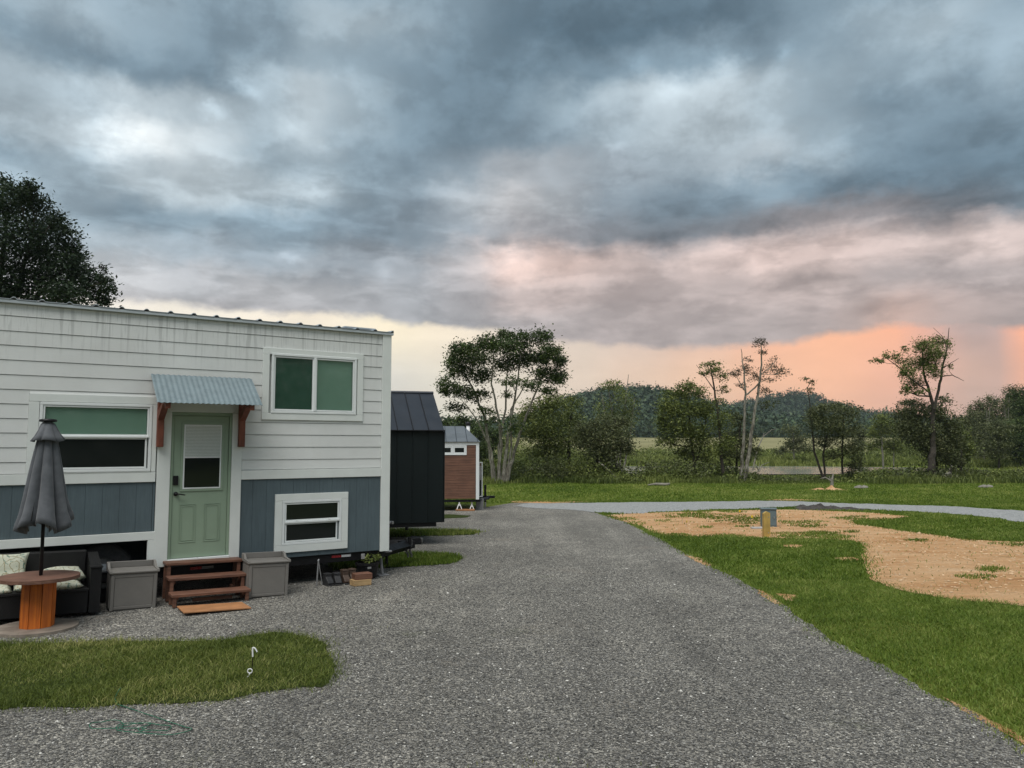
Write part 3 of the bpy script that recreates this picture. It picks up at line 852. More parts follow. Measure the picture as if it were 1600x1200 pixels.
# ------------------------------------------------------------------ white and blue tiny house
WP = np.array([-1.9943, 12.4347]); WANG = math.atan2(.55505, .83182)
def wl(x, y, z=0.0):
    """a point given along / into the white house's front wall, as world coordinates"""
    c, s = math.cos(WANG), math.sin(WANG)
    return (WP[0] + x * c - y * s, WP[1] + x * s + y * c, z)

H = thing('white_tiny_house', 'white and slate blue tiny house on a trailer, with a sage green front door', 'tiny house', (WP[0], WP[1], 0), WANG)
XL = -8.6
# inner shell, with the wheel bay left open
b = MB()
b.box(XL + .02, -.02, .03, 2.48, .93, 3.84)
b.build('wall', M['siding'], H); b = MB()
b.box(-3.42, -.02, .03, 2.48, .42, .925)
b.box(XL + .02, -6.4, .03, 2.48, .42, .925)
b.box(-6.4, -3.42, .9, 2.48, .42, .925); b.box(XL + .02, -.02, .0265, .0295, .926, 1.7)
b.build('wall', M['blue'], H)
# lap siding, one board a course, cut round openings
laps = [3.86, 3.707, 3.515, 3.335, 3.150, 2.965, 2.782, 2.600, 2.418, 2.237, 2.054, 1.870, 1.725]
opens = [(-2.04, -.46, 2.46, 3.53), (-4.94, -3.43, 1.72, 2.74), (-3.44, -2.31, .40, 2.69)]
def board(x0, x1, zt, zb):
    # bottom edge stands proud, top edge tucks in under the next course
    pr = MB(); y0b, y0t = -.0095, -.002
    vs = [(x0, y0b, zb), (x1, y0b, zb), (x1, y0t, zt), (x0, y0t, zt), (x0, .028, zb), (x1, .028, zb), (x1, .028, zt), (x0, .028, zt)]
    pr.add(vs, [(0, 1, 2, 3), (4, 7, 6, 5), (0, 4, 5, 1), (3, 2, 6, 7), (0, 3, 7, 4), (1, 5, 6, 2)])
    pr.build('siding_board', M['siding'], H)
for zt, zb in zip(laps, laps[1:]):
    zb2, zt2 = zb + .004, zt - .002
    cuts = [(a, c) for a, c, lo, hi in opens if lo < zb + (zt - zb) * .5 < hi]
    x = XL + .1
    for a, c in sorted(cuts):
        if a > x: board(x, a - .002, zt2, zb2)
        x = c + .002
    board(x, -.135, zt2, zb2)
# slivers above openings where a trim head falls inside a course
for a, c, lo, hi in opens:
    for zt, zb in zip(laps, laps[1:]):
        if lo < zb + (zt - zb) * .5 < hi and hi < zt - .01: board(a, c, zt - .002, hi + .002)
        if lo < zb + (zt - zb) * .5 < hi and lo > zb + .01 and lo > 1.8: board(a, c, lo - .002, zb + .004)
# blue grooved panels
def blue(x0, x1, z0, z1):
    w = .2; x = x1
    while x > x0 + .02:
        xa = max(x - w, x0)
        box('cladding_panel', M['blue'], H, xa + .0008, x - .0008, -.006, .026, z0, z1, c=.0022)
        x = xa
blue(-2.308, -.135, .425, 1.586)
blue(XL + .1, -3.47, .925, 1.586)
box('cladding_panel', M['blue'], H, -3.466, -3.44, -.006, .026, .425, 1.586, c=.002)
# white trims
def trim(x0, x1, z0, z1, y0=-.028, name='trim_board', p=None, m='trim'):
    return box(name, M[m], p or H, x0, x1, y0, .027, z0, z1, c=.0025)
trim(-.132, .0, .405, 3.87, -.030, 'corner_trim')
box('corner_trim', M['trim'], H, -.0, .02, -.030, .10, .405, 3.87, c=.002)
trim(XL, XL + .098, .405, 3.87, -.030, 'corner_trim')
trim(-2.308, -.135, 1.589, 1.721); trim(XL + .1, -3.445, 1.589, 1.721)
trim(XL + .1, -3.412, .812, .921, -.030); trim(-3.512, -3.412, .42, .809, -.030)
box('trim_board', M['trim'], H, XL + .1, -.135, -.012, .027, 3.863, 3.90, c=.002)
# end wall boards seen from the side
for zt, zb in zip(laps, laps[1:]):
    box('siding_board', M['siding'], H, -.018, .010, .103, 2.48, zb + .003, zt, c=.002)
box('siding_board', M['blue'], H, -.018, .008, .103, 2.48, .42, 1.72, c=.002)
# roof
rf = MB(); z0, z1 = 3.905, 4.02
prof = []; x = XL - .05
while x < .04:
    prof += [(x, 0), (x + .10, 0), (x + .125, .026), (x + .150, .026), (x + .175, 0)]; x += .305
prof = [(min(px, .045), pz) for px, pz in prof] + [(.045, 0)]
n = len(prof)
vs = [(px, -.06, z0 + .012 + pz) for px, pz in prof] + [(px, 2.6, z1 + pz) for px, pz in prof] + [(px, -.06, z0 + .004 + pz * .88) for px, pz in prof] + [(px, 2.6, z1 - .008 + pz * .9) for px, pz in prof]
fs = [(i, i + 1, i + 1 + n, i + n) for i in range(n - 1)] + [(i + 2 * n, i + 3 * n, i + 1 + 3 * n, i + 1 + 2 * n) for i in range(n - 1)] + [(i, i + 2 * n, i + 1 + 2 * n, i + 1) for i in range(n - 1)]
rf.add(vs, fs); roof = rf.build('roof', M['galv'], H)
dr = MB(); dr.box(XL - .05, .045, -.052, -.031, 3.868, 3.904); dr.box(.022, .045, -.03, 2.6, 3.868, 3.904)
dr.build('drip_edge', M['flash'], roof)
MB().box(-.72, -.18, .15, .6, 3.96, 3.985, c=.006).build('roof_vent', M['galv'], roof)

# windows
def window(x0, x1, z0, z1, parts, tr=None):
    """white vinyl unit; parts: list of (x0,x1,z0,z1,fill, recess) lights in the frame"""
    w = MB(); t = .035
    w.box(x0, x1, -.036, -.004, z1 - t, z1, c=.003); w.box(x0, x1, -.036, -.004, z0, z0 + t, c=.003)
    w.box(x0, x0 + t, -.0355, -.004, z0 + t, z1 - t, c=.003); w.box(x1 - t, x1, -.0355, -.004, z0 + t, z1 - t, c=.003)
    W = w.build('window', M['vinyl'], H)
    for (a, c, e, g, fill, rec) in parts:
        s = MB(); q = .022
        s.box(a, c, -.026 + rec, -.005 + rec, g - q, g, c=.002); s.box(a, c, -.026 + rec, -.005 + rec, e, e + q, c=.002)
        s.box(a, a + q, -.0255 + rec, -.005 + rec, e + q, g - q, c=.002); s.box(c - q, c, -.0255 + rec, -.005 + rec, e + q, g - q, c=.002)
        s.build('sash', M['vinyl'], W)
        if fill in ('shade', 'shade_dark'):
            MB().box(a + q, c - q, .012 + rec, .016 + rec, e + q, g - q).build('roller_shade', M[fill], W)
            MB().box(a + q, c - q, -.014 + rec, -.012 + rec, e + q, g - q).build('pane', M['glass'], W)
        else:
            MB().box(a + q, c - q, -.014 + rec, -.010 + rec, e + q, g - q).build('pane', M[fill], W)
    return W
def casing(x0, x1, z0, z1, tw, y0=-.028):
    trim(x0, x1, z1 - tw, z1, y0); trim(x0, x1, z0, z0 + tw, y0)
    trim(x0, x0 + tw, z0 + tw + .001, z1 - tw - .001, y0); trim(x1 - tw, x1, z0 + tw + .001, z1 - tw - .001, y0)
# the shell has no holes, so the units sit on it: recesses are small and positive is inwards
window(-1.91, -.575, 2.56, 3.455, [(-1.872, -1.262, 2.60, 3.415, 'shade_dark', .004), (-1.235, -.612, 2.60, 3.415, 'shade', .0)])
trim(-1.268, -1.228, 2.597, 3.418, -.040, 'mullion', m='vinyl')
casing(-2.04, -.46, 2.46, 3.53, .098)
trim(-1.94, -.56, 3.433, 3.437, -.034, 'head_flashing', m='black')
window(-4.82, -3.51, 1.735, 2.635, [(-4.782, -3.548, 2.205, 2.597, 'shade', .0), (-4.765, -3.565, 1.775, 2.185, 'glass_dark', .004)])
trim(-4.785, -3.545, 2.184, 2.208, -.044, 'meeting_rail', m='vinyl')
trim(-4.94, -3.448, 2.640, 2.74); trim(-4.94, -4.825, 1.725, 2.637); trim(-3.505, -3.448, 1.725, 2.637); trim(-4.822, -3.508, 1.722, 1.733, -.032)
W3 = window(-1.70, -.785, .61, 1.262, [(-1.662, -.823, .955, 1.224, 'glass_dark', .0), (-1.655, -.845, .65, .928, 'glass_dark', .004)])
for lx in (-1.50, -1.0):
    MB().box(lx, lx + .03, -.048, -.030, .952, .975, c=.003).build('sash_lock', M['vinyl'], W3)
trim(-1.665, -.820, .928, .956, -.046, 'meeting_rail', m='vinyl')
trim(-1.81, -.68, 1.263, 1.36, -.034); trim(-1.81, -.68, .50, .609, -.034)
trim(-1.81, -1.703, .611, 1.261, -.034); trim(-.782, -.68, .611, 1.261, -.034)

# front door
trim(-3.43, -2.31, 2.545, 2.69, -.032); trim(-3.43, -3.262, .44, 2.542, -.032); trim(-2.45, -2.31, .44, 2.542, -.032)
b = MB()
b.box(-3.26, -2.452, -.012, .026, 2.50, 2.543, c=.002); b.box(-3.26, -3.225, -.0125, .026, .50, 2.498, c=.002); b.box(-2.487, -2.452, -.0125, .026, .50, 2.498, c=.002)
b.build('door_jamb', M['green'], H)
def rect_ring(mb, x0, x1, z0, z1, t, y0, y1, c=.003):
    mb.box(x0, x1, y0, y1, z1 - t, z1, c=c); mb.box(x0, x1, y0, y1, z0, z0 + t, c=c)
    mb.box(x0, x0 + t, y0 + .0004, y1, z0 + t, z1 - t, c=c); mb.box(x1 - t, x1, y0 + .0004, y1, z0 + t, z1 - t, c=c)
d = MB(); d.box(-3.222, -2.490, .006, .025, .535, 2.497, c=.003)
DR = d.build('door', M['green'], H)
d = MB(); rect_ring(d, -3.125, -2.555, 1.445, 2.405, .032, -.008, .0055); d.build('door_light_frame', M['green'], DR)
d = MB(); rect_ring(d, -3.092, -2.588, 1.478, 2.372, .018, -.011, .0055); d.build('glazing_bead', M['vinyl'], DR)
MB().box(-3.073, -2.607, -.004, .0055, 1.497, 1.905).build('pane', M['glass_dark'], DR)
bl = MB()
for k in range(21):
    zz = 1.925 + k * .0205; bl.box(-3.073, -2.607, -.006, .0052, zz, zz + .0165, c=.001)
bl.build('mini_blind', M['blind'], DR)
MB().box(-3.073, -2.607, -.009, .0052, 1.906, 1.923, c=.002).build('blind_rail', M['white'], DR)
for px0, px1 in ((-3.125, -2.905), (-2.800, -2.580)):
    d = MB(); rect_ring(d, px0, px1, .74, 1.27, .012, -.001, .0055, .004); rect_ring(d, px0 + .03, px1 - .03, .77, 1.24, .006, -.0005, .0055, .002)
    d.build('raised_panel', M['green'], DR)
MB().box(-3.215, -3.150, -.022, .0055, 1.535, 1.665, c=.006).build('keypad_lock', M['black'], DR)
hd = MB(); hd.tube([(-3.175, .006, 1.415), (-3.175, -.02, 1.415)], [.030, .028], 16); hd.tube([(-3.175, -.02, 1.415), (-3.175, -.055, 1.415)], .011, 10)
hd.tube([(-3.18, -.055, 1.416), (-3.13, -.058, 1.412), (-3.085, -.055, 1.402), (-3.06, -.050, 1.398)], [.011, .009, .008, .006], 8); hd.build('door_handle', M['black'], DR, True)
box('threshold', M['vinyl'], H, -3.262, -2.45, -.05, .026, .492, .530, c=.004)

# awning over the door
A = MB(); nx = 80; x0, x1 = -3.55, -2.20; vs = []; fs = []
for i in range(nx * 2 + 1):
    xx = x0 + (x1 - x0) * i / (nx * 2); w = .0042 * math.sin(2 * math.pi * (xx - x0) / .068)
    for (yy, zz) in ((-.035, 3.055), (-.64, 2.640)):
        vs.append((xx, yy, zz + w)); vs.append((xx, yy + .001, zz + w - .003))
for i in range(nx * 2):
    a = i * 4; fs += [(a, a + 4, a + 6, a + 2), (a + 1, a + 3, a + 7, a + 5), (a, a + 1, a + 5, a + 4), (a + 2, a + 6, a + 7, a + 3)]
A.add(vs, fs); AW = A.build('awning', M['awning'], H)
for bx in (-3.455, -2.375):
    MB().box(bx, bx + .085, -.115, -.034, 2.06, 2.93, c=.006).build('awning_bracket', M['redwood'], AW)
    m = MB()
    m.add([(bx + .002, -.115, 2.43), (bx + .083, -.115, 2.43), (bx + .083, -.115, 2.55), (bx + .002, -.115, 2.55),
           (bx + .002, -.50, 2.62), (bx + .083, -.50, 2.62), (bx + .083, -.50, 2.70), (bx + .002, -.50, 2.70), (bx + .002, -.44, 2.62), (bx + .083, -.44, 2.62)],
          [(0, 1, 9, 8), (8, 9, 5, 4), (4, 5, 6, 7), (7, 6, 2, 3), (0, 8, 4, 7, 3), (1, 2, 6, 5, 9), (0, 3, 2, 1)])
    m.build('awning_brace', M['redwood'], AW)
    m = MB(); m.add([(bx + .01, -.116, 2.885), (bx + .075, -.116, 2.885), (bx + .075, -.116, 2.975), (bx + .01, -.116, 2.975),
                     (bx + .01, -.60, 2.565), (bx + .075, -.60, 2.565), (bx + .075, -.60, 2.645), (bx + .01, -.60, 2.645)],
                    [(0, 1, 5, 4), (4, 5, 6, 7), (7, 6, 2, 3), (0, 4, 7, 3), (1, 2, 6, 5), (0, 3, 2, 1)])
    m.build('awning_rafter', M['redwood'], AW)
MB().lathe([(.014, 0), (.020, .012), (.014, .03), (.004, .034)], 12, (-2.33, -.20, 2.60)).build('porch_light', M['white'], AW)

# running gear
c = MB(); c.box(XL + .05, -.03, .035, .12, .29, .405, c=.006); c.box(XL + .05, -.03, 2.33, 2.42, .29, .405, c=.006)
for k in range(9): c.box(XL + .3 + k * .98, XL + .36 + k * .98, .12, 2.33, .30, .40)
c.box(XL + .04, -.02, .03, 2.47, .406, .419)
c.build('trailer_frame', M['black'], H)
t = MB(); t.tube([(-.03, .25, .345), (.72, .74, .36)], .085, 4); t.tube([(-.03, 1.40, .345), (.72, .86, .36)], .085, 4); t.box(.60, .86, .72, .88, .30, .43, c=.01)
T = t.build('tow_tongue', M['black'], H)
cp = MB(); cp.box(.80, .98, .74, .86, .36, .48, c=.015); cp.tube([(.74, .70, .30), (.74, .70, .50)], .035, 8); cp.lathe([(.050, 0), (.058, .03), (.058, .075), (.04, .10)], 16, (.96, .80, .36)); cp.box(.82, .92, .785, .815, .47, .50, c=.006)
cp.build('coupler', M['black'], T)
MB().box(1.01, 1.025, .77, .83, .38, .46, c=.006).build('coupler_latch', M['steel'], T)
ch = MB()
for yy, x_ in ((.70, .70), (.69, .76)):
    for k in range(9):
        zc = .46 - k * .034; cx = x_ + .02 * math.sin(k * .9)
        a = 0 if k % 2 else 1
        pts = [(cx + (.014 * math.cos(q) if a else .003), yy + (.003 if a else .014 * math.cos(q)), zc + .028 * math.sin(q)) for q in np.linspace(0, 2 * math.pi, 9)]
        ch.tube(pts, .008, 5, False)
ch.build('safety_chain', M['darksteel'], T)
jk = MB(); jk.tube([(.36, .80, .20), (.36, .80, .78)], .045, 12); jk.tube([(.36, .80, .02), (.36, .80, .22)], .025, 10); jk.box(.28, .44, .72, .88, .012, .024)
jk.build('tongue_jack', M['black'], T)
jh = MB(); jh.tube([(.33, .80, .76), (.45, .77, .76)], .022, 10); jh.box(.41, .45, .72, .83, .735, .785, c=.006); jh.build('jack_handle', M['steel'], T)
sj = MB(); sj.tube([(-.05, .14, .30), (-.03, .10, .03)], [.026, .022], 8); sj.box(-.12, .06, .02, .18, .01, .022); sj.build('stabiliser_leg', M['grey'], H)
MB().box(-.02, .10, .02, .12, .37, .40, c=.01).build('tie_plate', M['steel'], H)
for a, c_, m in ((-.905, -.755, 'red'), (-.750, -.600, 'white'), (-2.95, -2.80, 'red'), (-2.795, -2.64, 'grey')):
    MB().box(a, c_, .030, .034, .36, .395).build('reflector', M[m], H)
for wx in (-4.02, -4.92):
    prof = [(.20, 0), (.34, .0), (.375, .03), (.385, .10), (.375, .17), (.34, .20), (.20, .20)]
    w = MB(); seg = 36; vs = []; fs = []
    for r_, yy in prof:
        for k in range(seg):
            q = 2 * math.pi * k / seg; rr = r_ + (.006 if (k % 2 and .36 < r_) else 0)
            vs.append((wx + rr * math.cos(q), .12 + yy, .395 + rr * math.sin(q)))
    for j in range(len(prof) - 1):
        for k in range(seg): fs.append((j * seg + k, j * seg + (k + 1) % seg, (j + 1) * seg + (k + 1) % seg, (j + 1) * seg + k))
    w.add(vs, fs); WH = w.build('wheel', M['rubber'], H, True)
    rm = MB(); pr = [(.205, .0), (.19, .03), (.12, .05), (.05, .03), (.045, .0)]; vs = []; fs = []
    for r_, yy in pr:
        for k in range(24):
            q = 2 * math.pi * k / 24; vs.append((wx + r_ * math.cos(q), .125 + yy, .395 + r_ * math.sin(q)))
    for j in range(len(pr) - 1):
        for k in range(24): fs.append((j * 24 + k, j * 24 + (k + 1) % 24, (j + 1) * 24 + (k + 1) % 24, (j + 1) * 24 + k))
    fs.append(tuple(range(4 * 24, 5 * 24))); rm.add(vs, fs); rm.build('rim', M['steel'], WH)
MB().box(-6.35, -3.43, .04, .89, .925, .93).build('wheel_bay_lining', M['interior'], H)

TILT = R(1.3)      # the yard falls a little towards the right along the front of the house
def wthing(name, label, cat, x, y, z=0.008, rz=0.0, group=None, tilt=TILT):
    o = thing(name, label, cat, wl(x, y, z), WANG + rz, group); o.rotation_euler = (0, tilt, WANG + rz); return o

# steps
S = wthing('porch_steps', 'dark reddish brown open wooden porch steps below the green door', 'steps', -2.83, 0)
hw = .475
for k, (yf, zt) in enumerate(((-.27, .50), (-.52, .335), (-.77, .165))):
    dpt = .27 if k else .265
    MB().box(-hw - .02, hw + .02, yf - .012, yf + dpt - .016, zt - .036, zt, c=.004).build('tread', M['stepwood'], S)
    for sx in (-1, 1):
        x0 = sx * hw - (.0 if sx > 0 else 0); xa, xb = (x0 - .045, x0) if sx > 0 else (x0, x0 + .045)
        MB().box(xa, xb, yf + .004, yf + .042, 0, zt - .0375, c=.003).build('post', M['stepwood'], S)
for sx in (-1, 1):
    for (yb, zt) in ((-.045, .463), (-.285, .298), (-.535, .128)):
        xa, xb = (hw - .04, hw) if sx > 0 else (-hw, -hw + .04)
        MB().box(xa, xb, yb, yb + .038, 0, zt, c=.003).build('post', M['stepwood'], S)
    xa, xb = (hw - .075, hw - .042) if sx > 0 else (-hw + .042, -hw + .075)
    MB().box(xa, xb, -.72, -.02, .085, .127, c=.003).build('side_rail', M['stepwood'], S)
    MB().box(xa, xb, -.47, -.02, .25, .2975, c=.003).build('side_rail', M['stepwood'], S)
MB().box(-.2, .3, -.60, -.56, .03, .07).build('brace', M['stepwood'], S)
# board in front of steps
rp = MB(); rp.box(-.40, .40, -.26, .26, .0, .018, c=.003)
o = tag(rp.build('step_board', M['ramp'], None), 'flat tan plywood board lying on the gravel at the foot of the steps', 'board')
o.location = wl(-2.87, -1.075, .022); o.rotation_euler = (R(-2), R(2.2), WANG + R(-2))

# storage boxes
def deck_box(x, y, label, rz):
    D = wthing('storage_box', label, 'storage box', x, y, .01, rz, 'grey resin storage boxes beside the steps')
    w, dp, h = .27, .20, .455
    b = MB()
    b.add([(-w + .012, -dp + .01, 0), (w - .012, -dp + .01, 0), (w - .012, dp - .01, 0), (-w + .012, dp - .01, 0), (-w, -dp, h), (w, -dp, h), (w, dp, h), (-w, dp, h)],
          [(0, 3, 2, 1), (4, 5, 6, 7), (0, 1, 5, 4), (1, 2, 6, 5), (2, 3, 7, 6), (3, 0, 4, 7)])
    b.build('body', M['plastic'], D)
    def fy(z): return -dp + .01 * (1 - z / h)
    for xa, xb, za, zb in ((-w + .005, -w + .045, .0, .44), (w - .045, w - .005, .0, .44)):
        MB().box(xa, xb, -dp - .012, -dp + .012, za, zb, c=.004).build('corner_post', M['plastic'], D)
    MB().box(-w + .047, w - .047, -dp - .008, -dp + .012, .015, .05, c=.003).build('rail', M['plastic'], D)
    MB().box(-w + .047, w - .047, -dp - .008, -dp + .012, .405, .44, c=.003).build('rail', M['plastic'], D)
    for k in range(1, 14):
        pass
    MB().box(-w + .05, w - .05, -dp - .003, -dp + .012, .052, .403, c=.002).build('front_panel', M['plastic'], D)
    for sx in (-1, 1):
        xa, xb = sorted((sx * (w - .006), sx * (w + .006)))
        MB().box(xa, xb, -dp + .03, dp - .03, .03, .42, c=.003).build('side_panel', M['plastic'], D)
    l = MB(); l.box(-w - .02, w + .02, -dp - .025, dp + .01, .456, .482, c=.006)
    L = l.build('lid', M['plastic'], D)
    for sx in (-1, 1):
        xa, xb = sorted((sx * (w + .019), sx * (w - .012)))
        m = MB(); yy0, yy1, ym = -dp - .02, dp + .008, .02
        m.add([(xa, yy0, .483), (xb, yy0, .483), (xb, yy0, .49), (xa, yy0, .49), (xa, ym, .50), (xb, ym, .50), (xa, ym + .08, .555), (xb, ym + .08, .555), (xa, yy1, .56), (xb, yy1, .56), (xa, yy1, .483), (xb, yy1, .483)],
              [(0, 1, 2, 3), (3, 2, 5, 4), (4, 5, 7, 6), (6, 7, 9, 8), (8, 9, 11, 10), (10, 11, 1, 0), (0, 3, 4, 6, 8, 10), (1, 11, 9, 7, 5, 2)])
        m.build('arm_rim', M['plastic'], L)
    MB().box(-w + .0125, w - .0125, dp - .018, dp + .008, .483, .5595, c=.004).build('back_rim', M['plastic'], L)
deck_box(-3.73, -.33, 'grey resin storage box between the black sofa and the porch steps', R(-1))
deck_box(-2.06, -.46, 'grey resin storage box on the right of the porch steps, below blue panels', R(-3))

# wicker sofa with cushions
SF = wthing('wicker_sofa', 'black wicker outdoor sofa standing against the house below the blue panels', 'sofa', -4.12, -.65, .01)
MB().box(-1.75, -.13, .0, .585, .04, .325, c=.01).build('seat', M['wicker'], SF)
MB().box(-1.75, -.13, .50, .60, .326, .735, c=.015).build('backrest', M['wicker'], SF)
ar = MB(); ar.add([(-.12, 0, .04), (0, 0, .04), (0, .60, .04), (-.12, .60, .04), (-.12, .0, .57), (0, .0, .57), (0, .60, .70), (-.12, .60, .70)],
                  [(0, 3, 2, 1), (4, 5, 6, 7), (0, 1, 5, 4), (1, 2, 6, 5), (2, 3, 7, 6), (3, 0, 4, 7)]); ar.build('armrest', M['wicker'], SF)
MB().box(-.13, .012, -.012, .2, .571, .59, c=.005).build('armrest_cap', M['wicker'], SF)
MB().box(-1.87, -1.76, .0, .6, .04, .6, c=.01).build('armrest', M['wicker'], SF)
MB().box(-1.75, -.13, -.012, .02, .300, .334, c=.005).build('seat_rail', M['wicker'], SF)
for lx in (-1.8, -.09):
    for ly in (.03, .52): MB().box(lx, lx + .05, ly, ly + .05, 0, .039).build('leg', M['black'], SF)

def cushion(name, label, cat, loc, rot, sx, sy, sz, group=None, pinch=.35):
    n = 14; vs = []; fs = []
    for side in (1, -1):
        for i in range(n + 1):
            for j in range(n + 1):
                u, v = i / n * 2 - 1, j / n * 2 - 1
                puff = ((1 - abs(u) ** 3.2) * (1 - abs(v) ** 3.2)) ** .42
                ex = 1 - pinch * .16 * (1 - abs(v) ** 2) * (abs(u) ** 4); ey = 1 - pinch * .16 * (1 - abs(u) ** 2) * (abs(v) ** 4)
                wr = .06 * math.sin(5 * u + 3 * v) + .05 * math.sin(9 * v - 2 * u)
                vs.append((u * sx * ex, v * sy * ey, side * sz * puff * (1 + wr)))
    m1 = (n + 1) ** 2
    for s in (0, 1):
        for i in range(n):
            for j in range(n):
                a = s * m1 + i * (n + 1) + j; q = (a, a + n + 1, a + n + 2, a + 1); fs.append(q if s == 0 else q[::-1])
    mb = MB().add(vs, fs); me = bpy.data.meshes.new(name); me.from_pydata(mb.v, [], mb.f)
    bm = bmesh.new(); bm.from_mesh(me); bmesh.ops.remove_doubles(bm, verts=bm.verts, dist=.0005); bmesh.ops.recalc_face_normals(bm, faces=bm.faces); bm.to_mesh(me); bm.free()
    for p in me.polygons: p.use_smooth = True
    me.materials.append(M['floral']); o = link(name, me); o.location = loc; o.rotation_euler = rot
    return tag(o, label, cat, group)
cushion('seat_cushion', 'flat cream patterned seat cushion on the right half of the black sofa', 'cushion', wl(-4.66, -.42, .390), (0, TILT, WANG), .36, .23, .060, 'cream patterned cushions on the sofa', .15)
cushion('seat_cushion', 'flat cream patterned seat cushion on the left half of the black sofa', 'cushion', wl(-5.40, -.42, .395), (0, TILT, WANG), .37, .23, .060, 'cream patterned cushions on the sofa', .15)
cushion('throw_pillow', 'cream patterned pillow lying flat on the seat cushion by the right armrest', 'pillow', wl(-4.49, -.30, .492), (R(12), TILT, WANG + .15), .22, .18, .065, 'cream patterned cushions on the sofa', .6)
cushion('throw_pillow', 'cream patterned pillow propped upright against the back of the black sofa', 'pillow', wl(-5.10, -.27, .600), (R(72), .06, WANG), .23, .20, .075, 'cream patterned cushions on the sofa', .8)

# cable spool table
SP = wthing('spool_table', 'cable spool table with orange staves, a dark red top and grey base', 'table', -4.79, -1.05, .006, 0, None, R(.6))
def disc(name, m, rad, z0, z1, nb):
    """a round of planks, each plank its own piece"""
    w = 2 * rad / nb
    for k in range(nb):
        y0, y1 = -rad + k * w, -rad + (k + 1) * w - .004
        top = []; K = 10
        ya, yb = y0, y1
        ys_ = np.linspace(ya, yb, K)
        poly = [(math.sqrt(max(rad * rad - y * y, 0)), y) for y in ys_] + [(-math.sqrt(max(rad * rad - y * y, 0)), y) for y in ys_[::-1]]
        n_ = len(poly)
        vs = [(x, y, z0) for x, y in poly] + [(x, y, z1) for x, y in poly]
        MB().add(vs, [tuple(range(n_))[::-1], tuple(range(n_, 2 * n_))] + [(i, (i + 1) % n_, (i + 1) % n_ + n_, i + n_) for i in range(n_)]).build(name, m, SP)
disc('top_plank', M['spool_top'], .41, .560, .598, 5)
disc('base_plank', M['spool_base'], .42, .0, .034, 5)
ns = 9; r0, r1 = .176, .152
for k in range(ns):
    a0, a1 = 2 * math.pi * (k + .03) / ns, 2 * math.pi * (k + .97) / ns
    vs = [(r * math.cos(a), r * math.sin(a), z) for z in (.035, .559) for r, a in ((r0, a0), (r0, a1), (r1, a1), (r1, a0))]
    MB().add(vs, [(0, 3, 2, 1), (4, 5, 6, 7), (0, 1, 5, 4), (1, 2, 6, 5), (2, 3, 7, 6), (3, 0, 4, 7)]).build('stave', M['spool_side'], SP)

# folded parasol standing in the spool
UM = thing('patio_umbrella', 'folded charcoal patio umbrella standing through the spool table', 'umbrella', wl(-4.77, -1.05, 0), WANG)
MB().tube([(0, 0, .04), (0, 0, 1.4), (.003, 0, 2.36)], .019, 12).build('pole', M['black'], UM, True)
def fold(name, prof, amp, nf, seg, ph, rag=0.0):
    def mod(r, z, a, j):
        t = j / (len(prof) - 1); A_ = amp * (.25 + .75 * t)
        w = abs(math.sin(nf * .5 * (a + ph + .25 * math.sin(2 * a) * t))) ** .7
        rr = r * (1 - A_ + A_ * w * 1.25 + .05 * math.sin(3 * a + 2) * t)
        zz = z + (rag * (.55 * math.sin(3 * a + 1.0) + .6 * (w - .5)) if j >= len(prof) - 2 else 0) + (rag * .4 * math.sin(3 * a + 1) if j == len(prof) - 3 else 0)
        return rr, zz
    m = MB(); m.lathe(prof, seg, mod=mod); m.f = m.f[:-1] if True else m.f
    o = m.build(name, M['umbrella'], UM, True)
    sd_ = o.modifiers.new('solid', 'SOLIDIFY'); sd_.thickness = .004; sd_.offset = 0
    return o
fold('canopy', [(.045, 2.335), (.075, 2.24), (.100, 2.14), (.125, 2.0), (.150, 1.85), (.175, 1.68), (.200, 1.5), (.232, 1.33), (.258, 1.22), (.268, 1.15)], .50, 8, 160, .3, .10)
fold('vent_canopy', [(.050, 2.350), (.072, 2.325), (.098, 2.26), (.130, 2.19), (.168, 2.135)], .24, 8, 128, .3, .02)
MB().lathe([(.02, 2.352), (.088, 2.356), (.092, 2.37), (.085, 2.384), (.02, 2.392)], 28).build('cap', M['black'], UM, True)
for k in range(8):
    a = 2 * math.pi * k / 8 + .2
    MB().tube([(.03 * math.cos(a), .03 * math.sin(a), 2.3), (.13 * math.cos(a), .13 * math.sin(a), 1.75), (.23 * math.cos(a), .23 * math.sin(a), 1.24)], .006, 5).build('rib', M['black'], UM)

